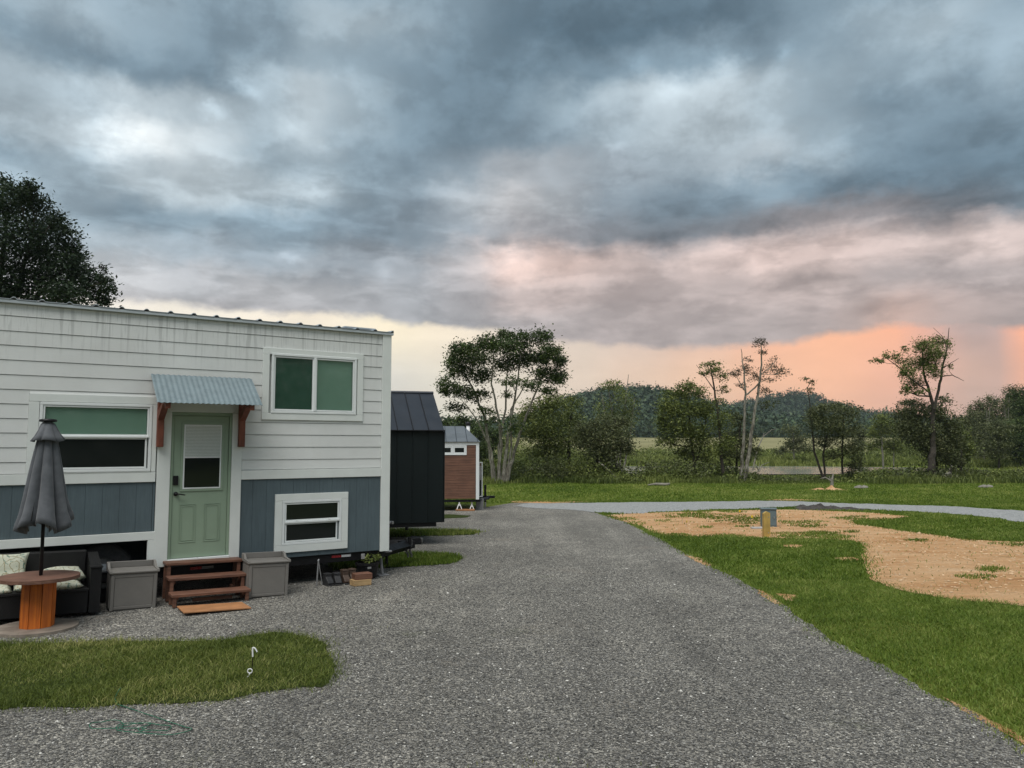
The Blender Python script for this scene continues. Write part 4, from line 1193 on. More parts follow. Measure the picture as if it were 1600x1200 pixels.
# things under the house
o = thing('sawhorse_bracket', 'pale metal bracket shaped like an upside-down V leaning under the house by the boots', 'bracket', wl(-1.22, -.20, .01), WANG)
MB().tube([(0, 0, 0), (.02, 0, .36)], .012, 6).build('leg', M['steel'], o); MB().tube([(.08, -.02, 0), (.022, 0, .355)], .007, 6).build('leg', M['steel'], o)  # pale bracket in duller steel: shade under the house put into its colour
MB().tube([(.01, 0, .35), (.035, .02, .375)], .012, 6).build('hook', M['steel'], o)
def boot(x, y, rz, m, label, tall):
    B = thing('boot', label, 'boot', wl(x, y, .01), WANG + rz, 'boots standing under the house')
    prof = [(-.125, 0), (.045, 0), (.055, .03), (.050, tall), (-.050, tall), (-.055, .125), (-.085, .100), (-.125, .072), (-.145, .04)]
    n_ = len(prof); vs = []
    for s in (-1, -.8, .8, 1):
        for (yy, zz) in prof:
            k = 1 if abs(s) < .9 else .88
            cy, cz = -.03, tall * .45
            vs.append((s * .048, cy + (yy - cy) * k, cz + (zz - cz) * (k if zz > .02 else .97)))
    fs = [tuple(range(n_)), tuple(range(3 * n_, 4 * n_))[::-1]]
    for L_ in range(3):
        for i in range(n_): fs.append((L_ * n_ + i, L_ * n_ + (i + 1) % n_, (L_ + 1) * n_ + (i + 1) % n_, (L_ + 1) * n_ + i))
    bt = MB().add(vs, fs).build('upper', m, B, False)
    MB().box(-.052, .052, -.152, .062, -.004, .018, c=.008).build('sole', M['rubber'], B)
    MB().tube([(-.045, -.05, tall - .01), (.045, -.05, tall - .01), (.045, .045, tall - .01), (-.045, .045, tall - .01), (-.045, -.05, tall - .01)], .010, 6).build('cuff', m, B)
boot(-1.07, -.22, .1, M['leather2'], 'black ankle boot next to the pale metal bracket under the house', .17)
boot(-.93, -.24, -.1, M['leather2'], 'black ankle boot beside the brown boots under the house', .17)
boot(-.80, -.22, .05, M['leather'], 'brown boot next to the black ankle boots under the house', .20)
boot(-.67, -.20, -.05, M['leather'], 'brown boot next to the two stacked wood blocks', .20)
o = tag(MB().box(-.135, .135, -.09, .09, 0, .085, c=.004).build('lumber_block', M['block']), 'pale cut lumber block at the bottom of the little stack by the boots', 'wood block', 'lumber blocks under the house')
o.location = wl(-.66, -.52, .012); o.rotation_euler[2] = WANG + .04
o = tag(MB().box(-.13, .13, -.10, .08, 0, .085, c=.004).build('lumber_block', M['stepwood']), 'brown weathered lumber block on top of the pale block by the boots', 'wood block', 'lumber blocks under the house')  # darker wood also carries the shade under the house
o.location = wl(-.635, -.50, .098); o.rotation_euler[2] = WANG - .05
PT = thing('potted_plant', 'leafy green plant in a black pot under the hitch end of the house', 'plant', wl(-.34, -.02, .01), WANG)
MB().lathe([(.12, 0), (.14, .02), (.175, .21), (.19, .215), (.19, .25), (.16, .25), (.15, .21)], 22).build('pot', M['black'], PT)
MB().box(-.08, -.02, -.195, -.185, .17, .20, c=.002).build('care_label', M['grey'], PT)
MB().box(-.16, -.10, -.13, -.12, .32, .40, c=.002).build('plant_tag', M['steel'], PT)

# tie-out stake in the front grass
x_, y_ = gp(393, 1060)
TS = thing('tie_out_stake', 'thin dark tie-out stake with white handle and ring standing in the grass patch', 'stake', (x_, y_, .0))
MB().tube([(0, 0, 0), (.006, 0, .19)], .004, 6).build('rod', M['black'], TS)
MB().tube([(.006, 0, .19), (.003, 0, .255), (.004, 0, .27)], .0075, 8).build('handle', M['white'], TS)
MB().tube([(.006, 0, .272), (.026, 0, .262), (.044, 0, .232)], .0065, 8).build('hook', M['white'], TS)
pts = [(-.013 + .021 * math.cos(q), -.01, .068 + .019 * math.sin(q)) for q in np.linspace(0, 2 * math.pi, 17)]
MB().tube(pts, .0048, 6, False).build('ring', M['white'], TS)
MB().tube([(-.014, -.01, .046), (-.018, -.015, .03), (-.034, -.02, .008)], .006, 6).build('clip', M['white'], TS)
# green cord dropped at the edge of the patch
pts = []
for k in range(150):
    t = k / 149; a = t * 26
    cx, cy = gp(205 + 40 * math.sin(a * .31) * (1 if t < .8 else 1.3), 1142 + 5 * math.cos(a * .23))
    r = .06 + .13 * t
    pts.append((cx + r * math.cos(a) * (1 + .4 * math.sin(a * .37)), cy + r * .55 * math.sin(a) , .020 + .012 * abs(math.sin(a * 1.7))))
x1_, y1_ = gp(185, 1090); pts += [(x1_ + .1, y1_ - .22, .02), (x1_ + .02, y1_ - .1, .03), (x1_, y1_, .06), (x1_ - .03, y1_ + .1, .05)]
tag(MB().tube(pts, .0032, 5).build('cord', M['cord'], None, True), 'thin green cord lying in loose loops on the gravel below the grass patch', 'cord')

# ------------------------------------------------------------------ dark metal-clad tiny house
BH = thing('black_tiny_house', 'black metal-clad tiny house with a pitched roof behind the white house', 'tiny house', ((694 - 800) / 1200 * 16.35, 16.3, 0), R(16))
MB().box(-5.2, -.012, .012, 2.58, .475, 2.38).build('wall', M['blackclad'], BH)
g = MB(); g.add([(-5.2, .012, 2.385), (-5.2, 2.58, 2.385), (-5.2, 1.3, 3.22), (-.012, .012, 2.385), (-.012, 2.58, 2.385), (-.012, 1.3, 3.22)], [(0, 2, 1), (3, 4, 5), (0, 3, 5, 2), (1, 2, 5, 4), (0, 1, 4, 3)]).build('gable', M['blackclad'], BH)
pw = .327; x = -.004
k = 0
while x > -5.1:
    xa = x - pw
    MB().box(xa + .004, x - .004, -.006, .011, .470, 2.375, c=.002).build('wall_panel', M['blackclad'], BH)
    MB().box(xa - .006, xa + .006, -.022, .010, .472, 2.372, c=.002).build('standing_seam', M['blackclad'], BH)
    for s in (0, 1):
        y0, y1, za, zb = (-.07, 1.298, 2.385, 3.255) if s == 0 else (2.66, 1.302, 2.385, 3.255)
        def sl(xx0, xx1, t0, t1, nm, mt):
            MB().add([(xx0, y0, za + t0), (xx1, y0, za + t0), (xx1, y1, zb + t0), (xx0, y1, zb + t0), (xx0, y0, za + t1), (xx1, y0, za + t1), (xx1, y1, zb + t1), (xx0, y1, zb + t1)],
                     [(0, 1, 2, 3), (4, 7, 6, 5), (0, 4, 5, 1), (1, 5, 6, 2), (2, 6, 7, 3), (3, 7, 4, 0)]).build(nm, mt, BH)
        sl(xa + .003, x - .001, .0, .012, 'roof_panel', M['blackroof'])
        sl(xa - .008, xa + .006, .013, .038, 'roof_seam', M['black'])
    x = xa
MB().tube([(-5.1, 1.3, 3.272), (.0, 1.3, 3.272)], .04, 6).build('ridge_cap', M['blackroof'], BH)
MB().box(-5.2, .012, -.085, -.008, 2.376, 2.40, c=.003).build('eave_trim', M['black'], BH)
MB().box(.0, .022, -.02, .05, .472, 2.375, c=.003).build('corner_trim', M['blackclad'], BH)
c = MB(); c.box(-5.1, -.14, .02, .12, .385, .469, c=.004); c.box(-5.1, -.14, 2.4, 2.5, .385, .469, c=.004); c.box(-5.1, -.14, .12, 2.4, .42, .465); c.tube([(-.75, .1, .40), (-.75, .1, .325)], .035, 8)
c.build('trailer_frame', M['black'], BH)
for wx in (-3.2, -2.35):
    for wy in (.1, 2.3):
        w = MB(); vs = []; fs = []
        for r_, yy in ((.05, .01), (.2, .0), (.31, .0), (.33, .04), (.33, .16), (.31, .2), (.2, .2), (.05, .19)):
            for q in range(24): vs.append((wx + r_ * math.cos(q * math.pi / 12), wy + yy, .335 + r_ * math.sin(q * math.pi / 12)))
        for j in range(7):
            for q in range(24): fs.append((j * 24 + q, j * 24 + (q + 1) % 24, (j + 1) * 24 + (q + 1) % 24, (j + 1) * 24 + q))
        w.add(vs, fs).build('wheel', M['rubber'], BH)

# ------------------------------------------------------------------ cedar-clad tiny house
CH = thing('cedar_tiny_house', 'reddish wood-clad tiny house with white trim and grey metal roof, farthest along', 'tiny house', ((749 - 800) / 1200 * 24.67, 24.6, 0), R(7))
MB().box(-5.5, -.02, .02, 2.4, .38, 2.14).build('wall', M['interior'], CH)
cb = MB(); z = .385; kk = 0
while z < 2.06:
    x = -5.45 + (kk % 3) * .6
    while x < -.12:
        xe = min(x + 2.1, -.105); cb.box(x + .002, xe - .002, .0, .019, z + .003, z + .078, c=.002); x = xe
    z += .081; kk += 1
o = cb.build('cladding', M['cedar'], CH); o['kind'] = 'stuff'
MB().box(-.10, .0, -.012, .05, .36, 2.08, c=.003).build('corner_trim', M['vinyl'], CH)
MB().box(-5.5, .0, -.014, .05, 2.083, 2.175, c=.003).build('fascia', M['vinyl'], CH)
for (y0, y1, nm) in ((-.06, 1.28, 'roof'), (2.5, 1.30, 'roof')):
    x1r, x1e = -.42, .03
    r = MB().add([(-5.55, y0, 2.178), (x1e, y0, 2.178), (x1r, y1, 2.70), (-5.55, y1, 2.70), (-5.55, y0, 2.192), (x1e, y0, 2.192), (x1r, y1, 2.714), (-5.55, y1, 2.714)],
                 [(0, 1, 2, 3), (4, 7, 6, 5), (0, 4, 5, 1), (1, 5, 6, 2), (2, 6, 7, 3), (3, 7, 4, 0)]).build(nm, M['greyroof'], CH)
    xx = .0
    while xx > -5.4:
        t = 1.0
        e_ = xx - .05
        tr_ = min(1.0, max(.0, 1.0)) if e_ < x1r else max(0, 1 - (e_ - x1r) / (x1e - x1r))
        MB().tube([(e_, y0, 2.2), (e_, y0 + (y1 - y0) * tr_, 2.2 + .522 * tr_)], .010, 4).build('roof_seam', M['blackroof'], r)
        xx -= .335
MB().add([(.03, -.06, 2.18), (.03, 2.5, 2.18), (-.42, 1.29, 2.705)], [(0, 1, 2)]).build('hip_end', M['greyroof'], CH)
MB().add([(-.02, .02, 2.14), (-.02, 2.4, 2.14), (-.10, 1.29, 2.3)], [(0, 1, 2)]).build('gable', M['vinyl'], CH)
cw = MB(); rect_ring(cw, -1.28, -.40, 1.765, 2.075, .045, -.022, .0, .003); cw.box(-.865, -.815, -.022, 0, 1.81, 2.03, c=.002)
CW = cw.build('window', M['vinyl'], CH)
for a, c_ in ((-1.235, -.866), (-.814, -.445)):
    q = MB(); rect_ring(q, a + .003, c_ - .003, 1.812, 2.028, .035, -.014, -.002, .002); q.build('sash', M['vinyl'], CW)
    MB().box(a + .04, c_ - .04, -.006, -.003, 1.85, 1.992).build('pane', M['glass_dark'], CW)
cf = MB(); cf.tube([(-.24, 1.75, 2.30), (-.24, 1.75, 2.74)], .062, 12); CF = cf.build('stove_pipe', M['white'], CH, True)
MB().lathe([(.062, 0), (.085, .01), (.085, .08), (.05, .13)], 14, (-.24, 1.75, 2.745)).build('pipe_cap', M['black'], CF)
# entry bay on the end wall
MB().box(-.019, .11, .55, 1.7, .40, 1.50, c=.004).build('entry_bay', M['cedar'], CH)
ed = MB(); rect_ring(ed, .02, .16, .40, 1.53, .035, .52, .548, .004); ed.build('entry_trim', M['vinyl'], CH)
MB().box(.056, .123, .532, .545, .95, 1.40, c=.002).build('entry_glass', M['steel'], CH)
MB().box(.056, .123, .532, .545, .44, .94, c=.002).build('entry_panel', M['interior'], CH)
c = MB(); c.box(-5.4, .05, .03, .12, .28, .358, c=.004); c.box(-5.4, .05, 2.3, 2.38, .28, .358, c=.004); c.tube([(.0, .2, .33), (.42, 1.1, .33)], .05, 4); c.tube([(.0, 2.2, .33), (.42, 1.2, .33)], .05, 4); c.box(.36, .62, 1.1, 1.2, .32, .40, c=.01)
c.build('trailer_frame', M['black'], CH)
MB().tube([(.30, 1.15, .2), (.30, 1.15, .76)], .04, 8).build('tongue_jack', M['black'], CH)
MB().box(-.06, .18, .35, .50, .0, .36, c=.006).build('step', M['grey'], CH)
MB().tube([(.30, 1.15, .0), (.30, 1.15, .2)], .03, 8).build('jack_leg', M['steel'], CH)
def jackstand(x, y, label, m='white', s=1.0):
    c, s_ = math.cos(R(7)), math.sin(R(7)); ox, oy = (749 - 800) / 1200 * 24.67, 24.6
    J = thing('jack_stand', label, 'jack stand', (ox + x * c - y * s_, oy + x * s_ + y * c, .01), R(7), 'jack stands under the wood-clad house')
    for q in range(4):
        a = math.pi / 4 + q * math.pi / 2
        MB().tube([(.13 * s * math.cos(a), .13 * s * math.sin(a), 0), (.03 * math.cos(a), .03 * math.sin(a), .2 * s)], .013, 5).build('leg', M[m], J)
    MB().tube([(0, 0, .15 * s), (0, 0, .27)], .022, 8).build('post', M[m], J)
jackstand(-.62, .06, 'larger white jack stand under the wood-clad house, above the tan plank')
jackstand(-.22, .10, 'small white jack stand nearest the hitch corner of the wood-clad house', s=.75)
jackstand(-1.50, .4, 'dark jack stand farthest from the hitch under the wood-clad house', 'grey')
bx, by = gp(727, 798.5)
tag(MB().box(-.3, .3, -.08, .08, 0, .05, c=.004).build('ground_plank', M['ramp'], None, loc=(bx, by, .012)), 'short tan plank on the gravel below the white jack stands', 'plank')

# ------------------------------------------------------------------ yard fixtures
x_, y_ = gp(1201, 823)
EB = thing('utility_pedestal', 'blue-grey metal electrical pedestal box standing in the bare clay', 'utility box', (x_, y_, 0), R(-8))
MB().box(-.185, .185, -.10, .10, -.02, .44, c=.008).build('cabinet', M['elbox'], EB)
MB().box(-.20, .20, -.125, .12, .441, .475, c=.006).build('cap', M['elbox'], EB)
MB().box(-.165, .165, -.108, -.100, .04, .42, c=.003).build('door', M['elbox'], EB)
MB().tube([(.12, -.12, .22), (.12, -.12, .27)], .012, 6).build('hasp', M['steel'], EB)
x_, y_ = gp(1195, 825)
tag(MB().box(-.28, .1, -.1, .1, -.02, .045, c=.01).build('concrete_pad', M['concrete'], None, loc=(x_ - .12, y_ - .2, 0)), 'small pale concrete pad at the foot of the utility pedestal', 'concrete pad')
x_, y_ = gp(1197.5, 839)
PO = thing('wooden_post', 'short yellowish treated wood post standing in front of the utility box', 'post', (x_, y_, 0), R(6), None, R(1))
MB().add([(-.075, -.045, -.03), (.075, -.045, -.03), (.075, .045, -.03), (-.075, .045, -.03), (-.075, -.045, .53), (.075, -.045, .545), (.075, .045, .545), (-.075, .045, .53), (0, -.045, .575), (0, .045, .575)],
         [(0, 3, 2, 1), (0, 1, 5, 8, 4), (2, 3, 7, 9, 6), (1, 2, 6, 5), (3, 0, 4, 7), (4, 8, 9, 7), (8, 5, 6, 9)]).build('timber', M['postwood'], PO)
for zz in (.1, .45): MB().tube([(.03, -.05, zz), (.03, -.035, zz)], .012, 8).build('bolt', M['steel'], PO)
for i, (px, py, lb) in enumerate([(1173, 815, 'small yellow marker flag just left of the utility box'), (1154, 806, 'small yellow marker flag in the grass tufts, farther back than the others'), (1191, 825, 'low yellow marker beside the wooden post'),
                                  (1072, 824, 'yellow marker flag alone on the clay, leftmost but one of the marker flags'), (1066, 819, 'leftmost yellow marker flag on the clay'), (1219, 822, 'small pale yellow marker flag right of the utility box')]):
    x_, y_ = gp(px, py)
    FL = thing('marker_flag', lb, 'flag', (x_, y_, 0), 0.3 * i, 'yellow utility marker flags')
    MB().tube([(0, 0, 0), (.01, 0, .17)], .004, 5).build('wire', M['steel'], FL)
    MB().add([(.01, 0, .10), (.075, .01, .105), (.07, -.008, .165), (.01, 0, .17), (.01, .003, .10), (.075, .013, .105), (.07, -.005, .165), (.01, .003, .17)],
             [(0, 1, 2, 3), (7, 6, 5, 4), (0, 4, 5, 1), (1, 5, 6, 2), (2, 6, 7, 3), (3, 7, 4, 0)]).build('flag', M['yellow'], FL)

def mound(name, cx, cy, rx, ry, h, m, label, cat, seed, bumps=((0, 0, 1),)):
    rg_ = np.random.default_rng(seed); nx_, ny_ = 70, 26; vs = []; fs = []
    for j in range(ny_ + 1):
        for i in range(nx_ + 1):
            u, v = i / nx_ * 2 - 1, j / ny_ * 2 - 1; P_ = np.array([[u * rx, v * ry]])
            z = 0
            for bu, bw, bh in bumps: z = max(z, bh * math.exp(-((u - bu) ** 2 / bw + (v / .62) ** 2)))
            n_ = float(vnoise(P_, 5, seed)[0] * .25 + vnoise(P_, 17, seed + 1)[0] * .18 + rg_.normal() * .07)
            e = max(0, 1 - max(abs(u), abs(v)) ** 4)
            vs.append((u * rx, v * ry, h * z * (1 + n_) * e + (-.03 if e < .3 else 0)))
    for j in range(ny_):
        for i in range(nx_):
            a = j * (nx_ + 1) + i; fs.append((a, a + 1, a + nx_ + 2, a + nx_ + 1))
    o = MB().add(vs, fs).build(name, m, None, False, (cx, cy, 0))
    return tag(o, label, cat)
x_, y_ = gp(1302, 796)
mound('gravel_heap', x_, y_, 1.35, .5, .20, M['spoil'], 'low heap of dark gravel between the clay and the pale gravel path', 'gravel heap', 7, ((-.72, .02, 1.15), (-.4, .08, .85), (-.05, .06, .7), (.4, .1, .4), (.75, .05, .25))).rotation_euler[2] = -.12
x_, y_ = gp(1293, 765)
mound('dirt_pile', x_, y_, .85, .5, .17, M['soil'], 'small tan dirt pile at the edge of the weeds beyond the lawn', 'dirt pile', 9, ((-.45, .1, .5), (.2, .05, 1.0), (.5, .1, .5)))
sx, sy = gp(1300, 762)
st = MB(); st.tube([(0, 0, .0), (.02, 0, .3), (.12, .05, .62)], [.09, .06, .015], 7); st.tube([(0, 0, .2), (-.3, .02, .40), (-.55, .02, .34)], [.05, .035, .012], 6); st.tube([(0, 0, .1), (-.12, 0, .45)], [.05, .02], 6)
tag(st.build('tree_stump', M['bark_bare'], None, loc=(sx, sy, .1)), 'broken pale stump with snapped roots on top of the dirt pile', 'stump')
for px, py, s, lb in ((1028, 759.5, .45, 'pale log lying flat at the lawn edge below the left scrub'), (1345, 763, .35, 'pale flat rock at the lawn edge right of the dirt pile'), (1540, 762, .4, 'pale flat rock at the lawn edge near the right treeline')):
    x_, y_ = gp(px, py)
    if 'log' in lb: o = MB().tube([(-.5, .1, .05), (-.1, 0, .10), (.4, -.05, .08), (.6, -.04, .12)], [.03, .07, .08, .05], 8).build('log', M['bark_bare'], None, True, (x_, y_, 0)); tag(o, lb, 'log')
    else:
        m = MB(); m.lathe([(.16, 0), (.34, .03), (.30, .09), (.12, .13)], 9, mod=lambda r, z, a, j: (r * (1 + .25 * math.sin(2 * a + px)), z * (1 + .2 * math.cos(3 * a)))); tag(m.build('rock', M['bark_bare'], None, False, (x_, y_, 0)), lb, 'rock')
# ------------------------------------------------------------------ vegetation
def leaf_cloud(C, Rd, N, size, rg, sub=9, flat=.5, sig=.30):
    """leaf quads gathered in twig-end clusters spread through ellipsoids. C,Rd (n,3), N per clump"""
    C = np.asarray(C, float); Rd = np.asarray(Rd, float); N = np.asarray(N, int)
    cs, rs, tn = [], [], []
    Vs = []; Ts = []
    k = np.repeat(np.arange(len(C)), N); tot = len(k)
    nsub = np.maximum(3, (N / 34).astype(int) + sub // 2)
    off = np.concatenate([[0], np.cumsum(nsub)]); S = off[-1]
    ks = np.repeat(np.arange(len(C)), nsub)
    d = rg.normal(size=(S, 3)); d /= np.linalg.norm(d, axis=1)[:, None]
    rr = rg.uniform(.15, 1, S) ** .5
    SCn = C[ks] + d * rr[:, None] * Rd[ks] * .92
    Sr = Rd[ks] * rg.uniform(.6, 1.35, (S, 1)) * sig
    St = rg.normal(size=S) * .16
    pick = off[k] + (rg.random(tot) * nsub[k]).astype(int)
    P = SCn[pick] + rg.normal(size=(tot, 3)) * Sr[pick]
    s = size * rg.uniform(.55, 1.45, tot)
    nrm = rg.normal(size=(tot, 3)); nrm[:, 2] = np.abs(nrm[:, 2]) + flat; nrm /= np.linalg.norm(nrm, axis=1)[:, None]
    u = np.cross(nrm, rg.normal(size=(tot, 3))); u /= np.linalg.norm(u, axis=1)[:, None]; v = np.cross(nrm, u)
    u *= s[:, None]; v *= (s * rg.uniform(.35, .62, tot))[:, None]
    V = np.stack([P - u, P + v * .9 - u * .1, P + u, P - v * .9 + u * .15], 1).reshape(-1, 3)
    F = np.arange(tot * 4).reshape(-1, 4)
    T = np.clip(.45 + St[pick] + .17 * rg.normal(size=tot), 0, 1)
    return V, F, np.repeat(T, 4)

def tree(name, label, cat, D, base, trunks, clumps, m, leaf, bark='bark_dark', dens=1.0, group=None, twigs=3, seed=0, depth=None, tr=1.0, limb=1.0, flat=.5, grow=1.0):
    """trunks: polylines in (px, py, half width px); clumps: (px, py, rx, ry[, density]) — read off the photograph and given their own distance and depth"""
    rg = np.random.default_rng(seed + 100); s = D / FOC
    gz = float(terr(0, D)); B = at(base[0], base[1], D); B[2] = gz
    Rt = thing(name, label, cat, tuple(B), 0, group)
    xs = [c[0] for c in clumps]; mid = np.mean(xs); half = max(12, (max(xs) - min(xs)) / 2)
    dp = (depth if depth is not None else half * .8) * s
    T = MB(); lines = []
    for tl in trunks:
        yo = rg.uniform(-.35, .35) * dp
        pts = []; rad = []
        for i, q in enumerate(tl):
            f_ = i / max(1, len(tl) - 1); p = at(q[0], q[1], D + yo * f_)
            pts.append(p); rad.append(max(q[2] * s * tr, .008))
        pts[0][2] = min(pts[0][2], gz - .05) if tl[0][1] > base[1] - 12 else pts[0][2]
        # smooth with a little wander
        P2 = []; R2 = []
        for i in range(len(pts) - 1):
            for k in range(4):
                t = k / 4; w = rg.normal(size=3) * rad[i] * .22 * (0 if (i == 0 and k == 0) else 1)
                P2.append(pts[i] * (1 - t) + pts[i + 1] * t + w); R2.append(rad[i] * (1 - t) + rad[i + 1] * t)
        P2.append(pts[-1]); R2.append(rad[-1])
        T.tube([p - B for p in P2], R2, 7); lines.append((np.array(P2), np.array(R2)))
    C = []; Rd = []; N = []
    for c in clumps:
        c = (c[0], c[1], c[2] * grow, c[3] * grow) + tuple(c[4:])
        dn = c[4] if len(c) > 4 else 1.0
        e = 1 - min(1, abs(c[0] - mid) / (half * 1.25)); yo = rg.uniform(-1, 1) * dp * (.35 + .65 * e)
        p = at(c[0], c[1], D + yo); r = np.array([c[2] * s, max(c[2], c[3]) * s * 1.1, c[3] * s])
        C.append(p - B); Rd.append(r)
        N.append(max(6, int(dens * dn * 13 * math.pi * c[2] * c[3] * s * s / (leaf * leaf))))
        if lines:
            best = None
            for P2, R2 in lines:
                dd = np.linalg.norm((P2 - p) * np.array([1, .5, 1]), axis=1) + np.where(P2[:, 2] > p[2] - .1 * s * 10, 3.0, 0) + (P2[0, 2] > gz + 1) * 0
                i = int(np.argmin(dd))
                if best is None or dd[i] < best[0]: best = (dd[i], P2[i], R2[i])
            a = best[1]; r0 = max(min(best[2] * .6, .022 * np.linalg.norm(p - a) + .01), .010) * limb
            md = (a + p) / 2 + np.array([rg.normal() * .08, rg.normal() * .08, -.05]) * np.linalg.norm(p - a)
            T.tube([a - B, md - B, p - B], [r0, r0 * .7, r0 * .4], 5)
            for k in range(twigs):
                q = p + rg.uniform(-1, 1, 3) * r * .95; q[2] = p[2] + rg.uniform(-.3, 1) * r[2]
                T.tube([md - B if k % 2 else p - B, (p + q) / 2 - B + rg.normal(size=3) * .1 * r, q - B], [r0 * .45, r0 * .3, r0 * .15], 4)
    if T.v: T.build('trunk', M[bark], Rt, False)
    if C:
        V, F, Tn = leaf_cloud(C, Rd, N, leaf * .62, rg, flat=flat)
        fast_mesh('crown', V, F, M[m], Rt, tone=Tn)
    return Rt

tree('shade_tree', 'big spreading tree with many pale trunks behind the wood-clad house', 'tree', 42, (783, 757),
     [[(772, 757, 5), (765, 700, 3.6), (758, 655, 2.8), (738, 605, 2), (718, 570, 1)], [(778, 757, 4.5), (783, 695, 3.4), (779, 650, 2.6), (768, 600, 1.9), (772, 545, 1)],
      [(786, 757, 5), (791, 700, 3.8), (800, 650, 2.8), (808, 600, 1.9), (815, 540, 1)], [(791, 757, 4.5), (803, 705, 3.6), (822, 650, 2.6), (842, 600, 1.8), (858, 560, 1)],
      [(781, 757, 4), (779, 700, 2.8), (790, 640, 2.2), (793, 570, 1.2)], [(774, 757, 3.5), (768, 705, 2.4), (748, 660, 1.6), (728, 632, .9)], [(788, 757, 3.5), (799, 700, 2.4), (798, 640, 1.7), (826, 590, 1)]],
     [(716, 546, 17, 12), (712, 565, 15, 10), (742, 560, 24, 15), (762, 536, 17, 13), (785, 524, 14, 9), (789, 545, 24, 14), (816, 532, 20, 13), (843, 527, 18, 12), (862, 548, 18, 13), (874, 566, 12, 10), (874, 590, 13, 10), (854, 585, 24, 13),
      (822, 562, 26, 14), (786, 570, 24, 12, .8), (752, 586, 22, 12, .9), (718, 580, 20, 12), (702, 602, 15, 11), (722, 612, 18, 10, .9), (746, 618, 20, 10, .8), (712, 636, 16, 7, .8), (758, 640, 14, 8, .6), (800, 597, 20, 8, .5), (828, 603, 18, 8, .6),
      (858, 610, 14, 7, .8), (790, 617, 12, 6, .4), (735, 545, 14, 8), (694, 612, 8, 7), (845, 560, 20, 10), (768, 655, 12, 8, .35), (804, 662, 18, 14, .35)],
     'leaf_dark', .115, 'bark_pale', 1.25, None, 5, 1, 70, .72, grow=1.10)

tree('scrub_tree', 'mid green leafy tree just right of the big many-trunked tree', 'tree', 50, (856, 757), [[(856, 757, 3), (852, 700, 2.4), (846, 650, 1.6), (842, 620, .8)], [(890, 757, 2.4), (889, 705, 3), (892, 650, 1.5)]],
     [(838, 640, 26, 15), (868, 628, 24, 14), (858, 662, 34, 20), (893, 655, 22, 18), (832, 678, 30, 16), (872, 690, 34, 18), (908, 684, 22, 16), (850, 706, 34, 14), (895, 630, 14, 12, .7), (820, 655, 16, 12)], 'leaf_mid', .115, seed=2)
tree('scrub_tree', 'dull olive scrub tree with a low dark crown left of the fallen pale branch', 'tree', 46, (940, 757), [[(938, 757, 3), (932, 700, 2.4), (930, 660, 1.2)], [(948, 757, 2.4), (952, 700, 2), (962, 655, 1)]],
     [(938, 664, 24, 15), (925, 688, 30, 18), (958, 686, 30, 19), (968, 662, 20, 15), (944, 712, 30, 17), (975, 700, 18, 14), (935, 735, 20, 12), (912, 670, 14, 12), (960, 735, 14, 10)], 'leaf_grey', .11, seed=3)
tree('thin_tree', 'pale half-bare twiggy tree rising above the scrub against the nearer hill', 'tree', 66, (966, 742), [[(966, 745, 2.2), (962, 690, 1.7), (955, 630, 1.1), (948, 595, .5)], [(968, 745, 2), (972, 680, 1.4), (978, 620, .8), (982, 585, .4)], [(958, 745, 1.6), (950, 680, 1.2), (940, 615, .6)], [(972, 745, 1.6), (985, 680, 1.1), (992, 620, .5)]],
     [(955, 603, 20, 9, .6), (968, 622, 22, 16, .35), (985, 645, 18, 18, .35), (945, 640, 16, 18, .35), (965, 655, 24, 16, .5)], 'leaf_mid', .13, 'bark_bare', seed=4, twigs=6)
tree('scrub_tree', 'broad dark green tree left of the slim bare-trunked trees', 'tree', 46, (1085, 754), [[(1085, 754, 2.6), (1083, 710, 2.2), (1078, 660, 1.6), (1072, 615, .8)], [(1084, 730, 1.8), (1098, 690, 1.4), (1104, 650, .8)]],
     [(1072, 603, 16, 8), (1056, 617, 22, 11), (1088, 612, 18, 10), (1044, 640, 18, 16), (1075, 640, 30, 18), (1102, 640, 14, 16), (1058, 668, 28, 18), (1088, 682, 30, 20), (1046, 690, 20, 10, .8), (1072, 708, 20, 12, .9), (1104, 712, 14, 12, .8), (1036, 660, 12, 12)], 'leaf_mid', .11, seed=5)
tree('thin_tree', 'slim tall tree with a small open crown, left of the twin pale trunks', 'tree', 44, (1131, 757), [[(1131, 758, 3), (1127, 700, 2.2), (1121, 640, 1.7), (1115, 600, 1.3), (1109, 566, .6)], [(1116, 610, .9), (1104, 592, .6), (1088, 570, .3)]],
     [(1110, 569, 13, 6, .8), (1103, 582, 11, 7, .7), (1126, 588, 13, 9, .5), (1118, 575, 10, 6, .7), (1131, 609, 11, 8, .4), (1124, 628, 10, 8, .5), (1128, 655, 18, 16, .6), (1135, 690, 16, 18, .6), (1118, 700, 12, 14, .5)], 'leaf_mid', .10, 'bark_dark', seed=6, twigs=5)
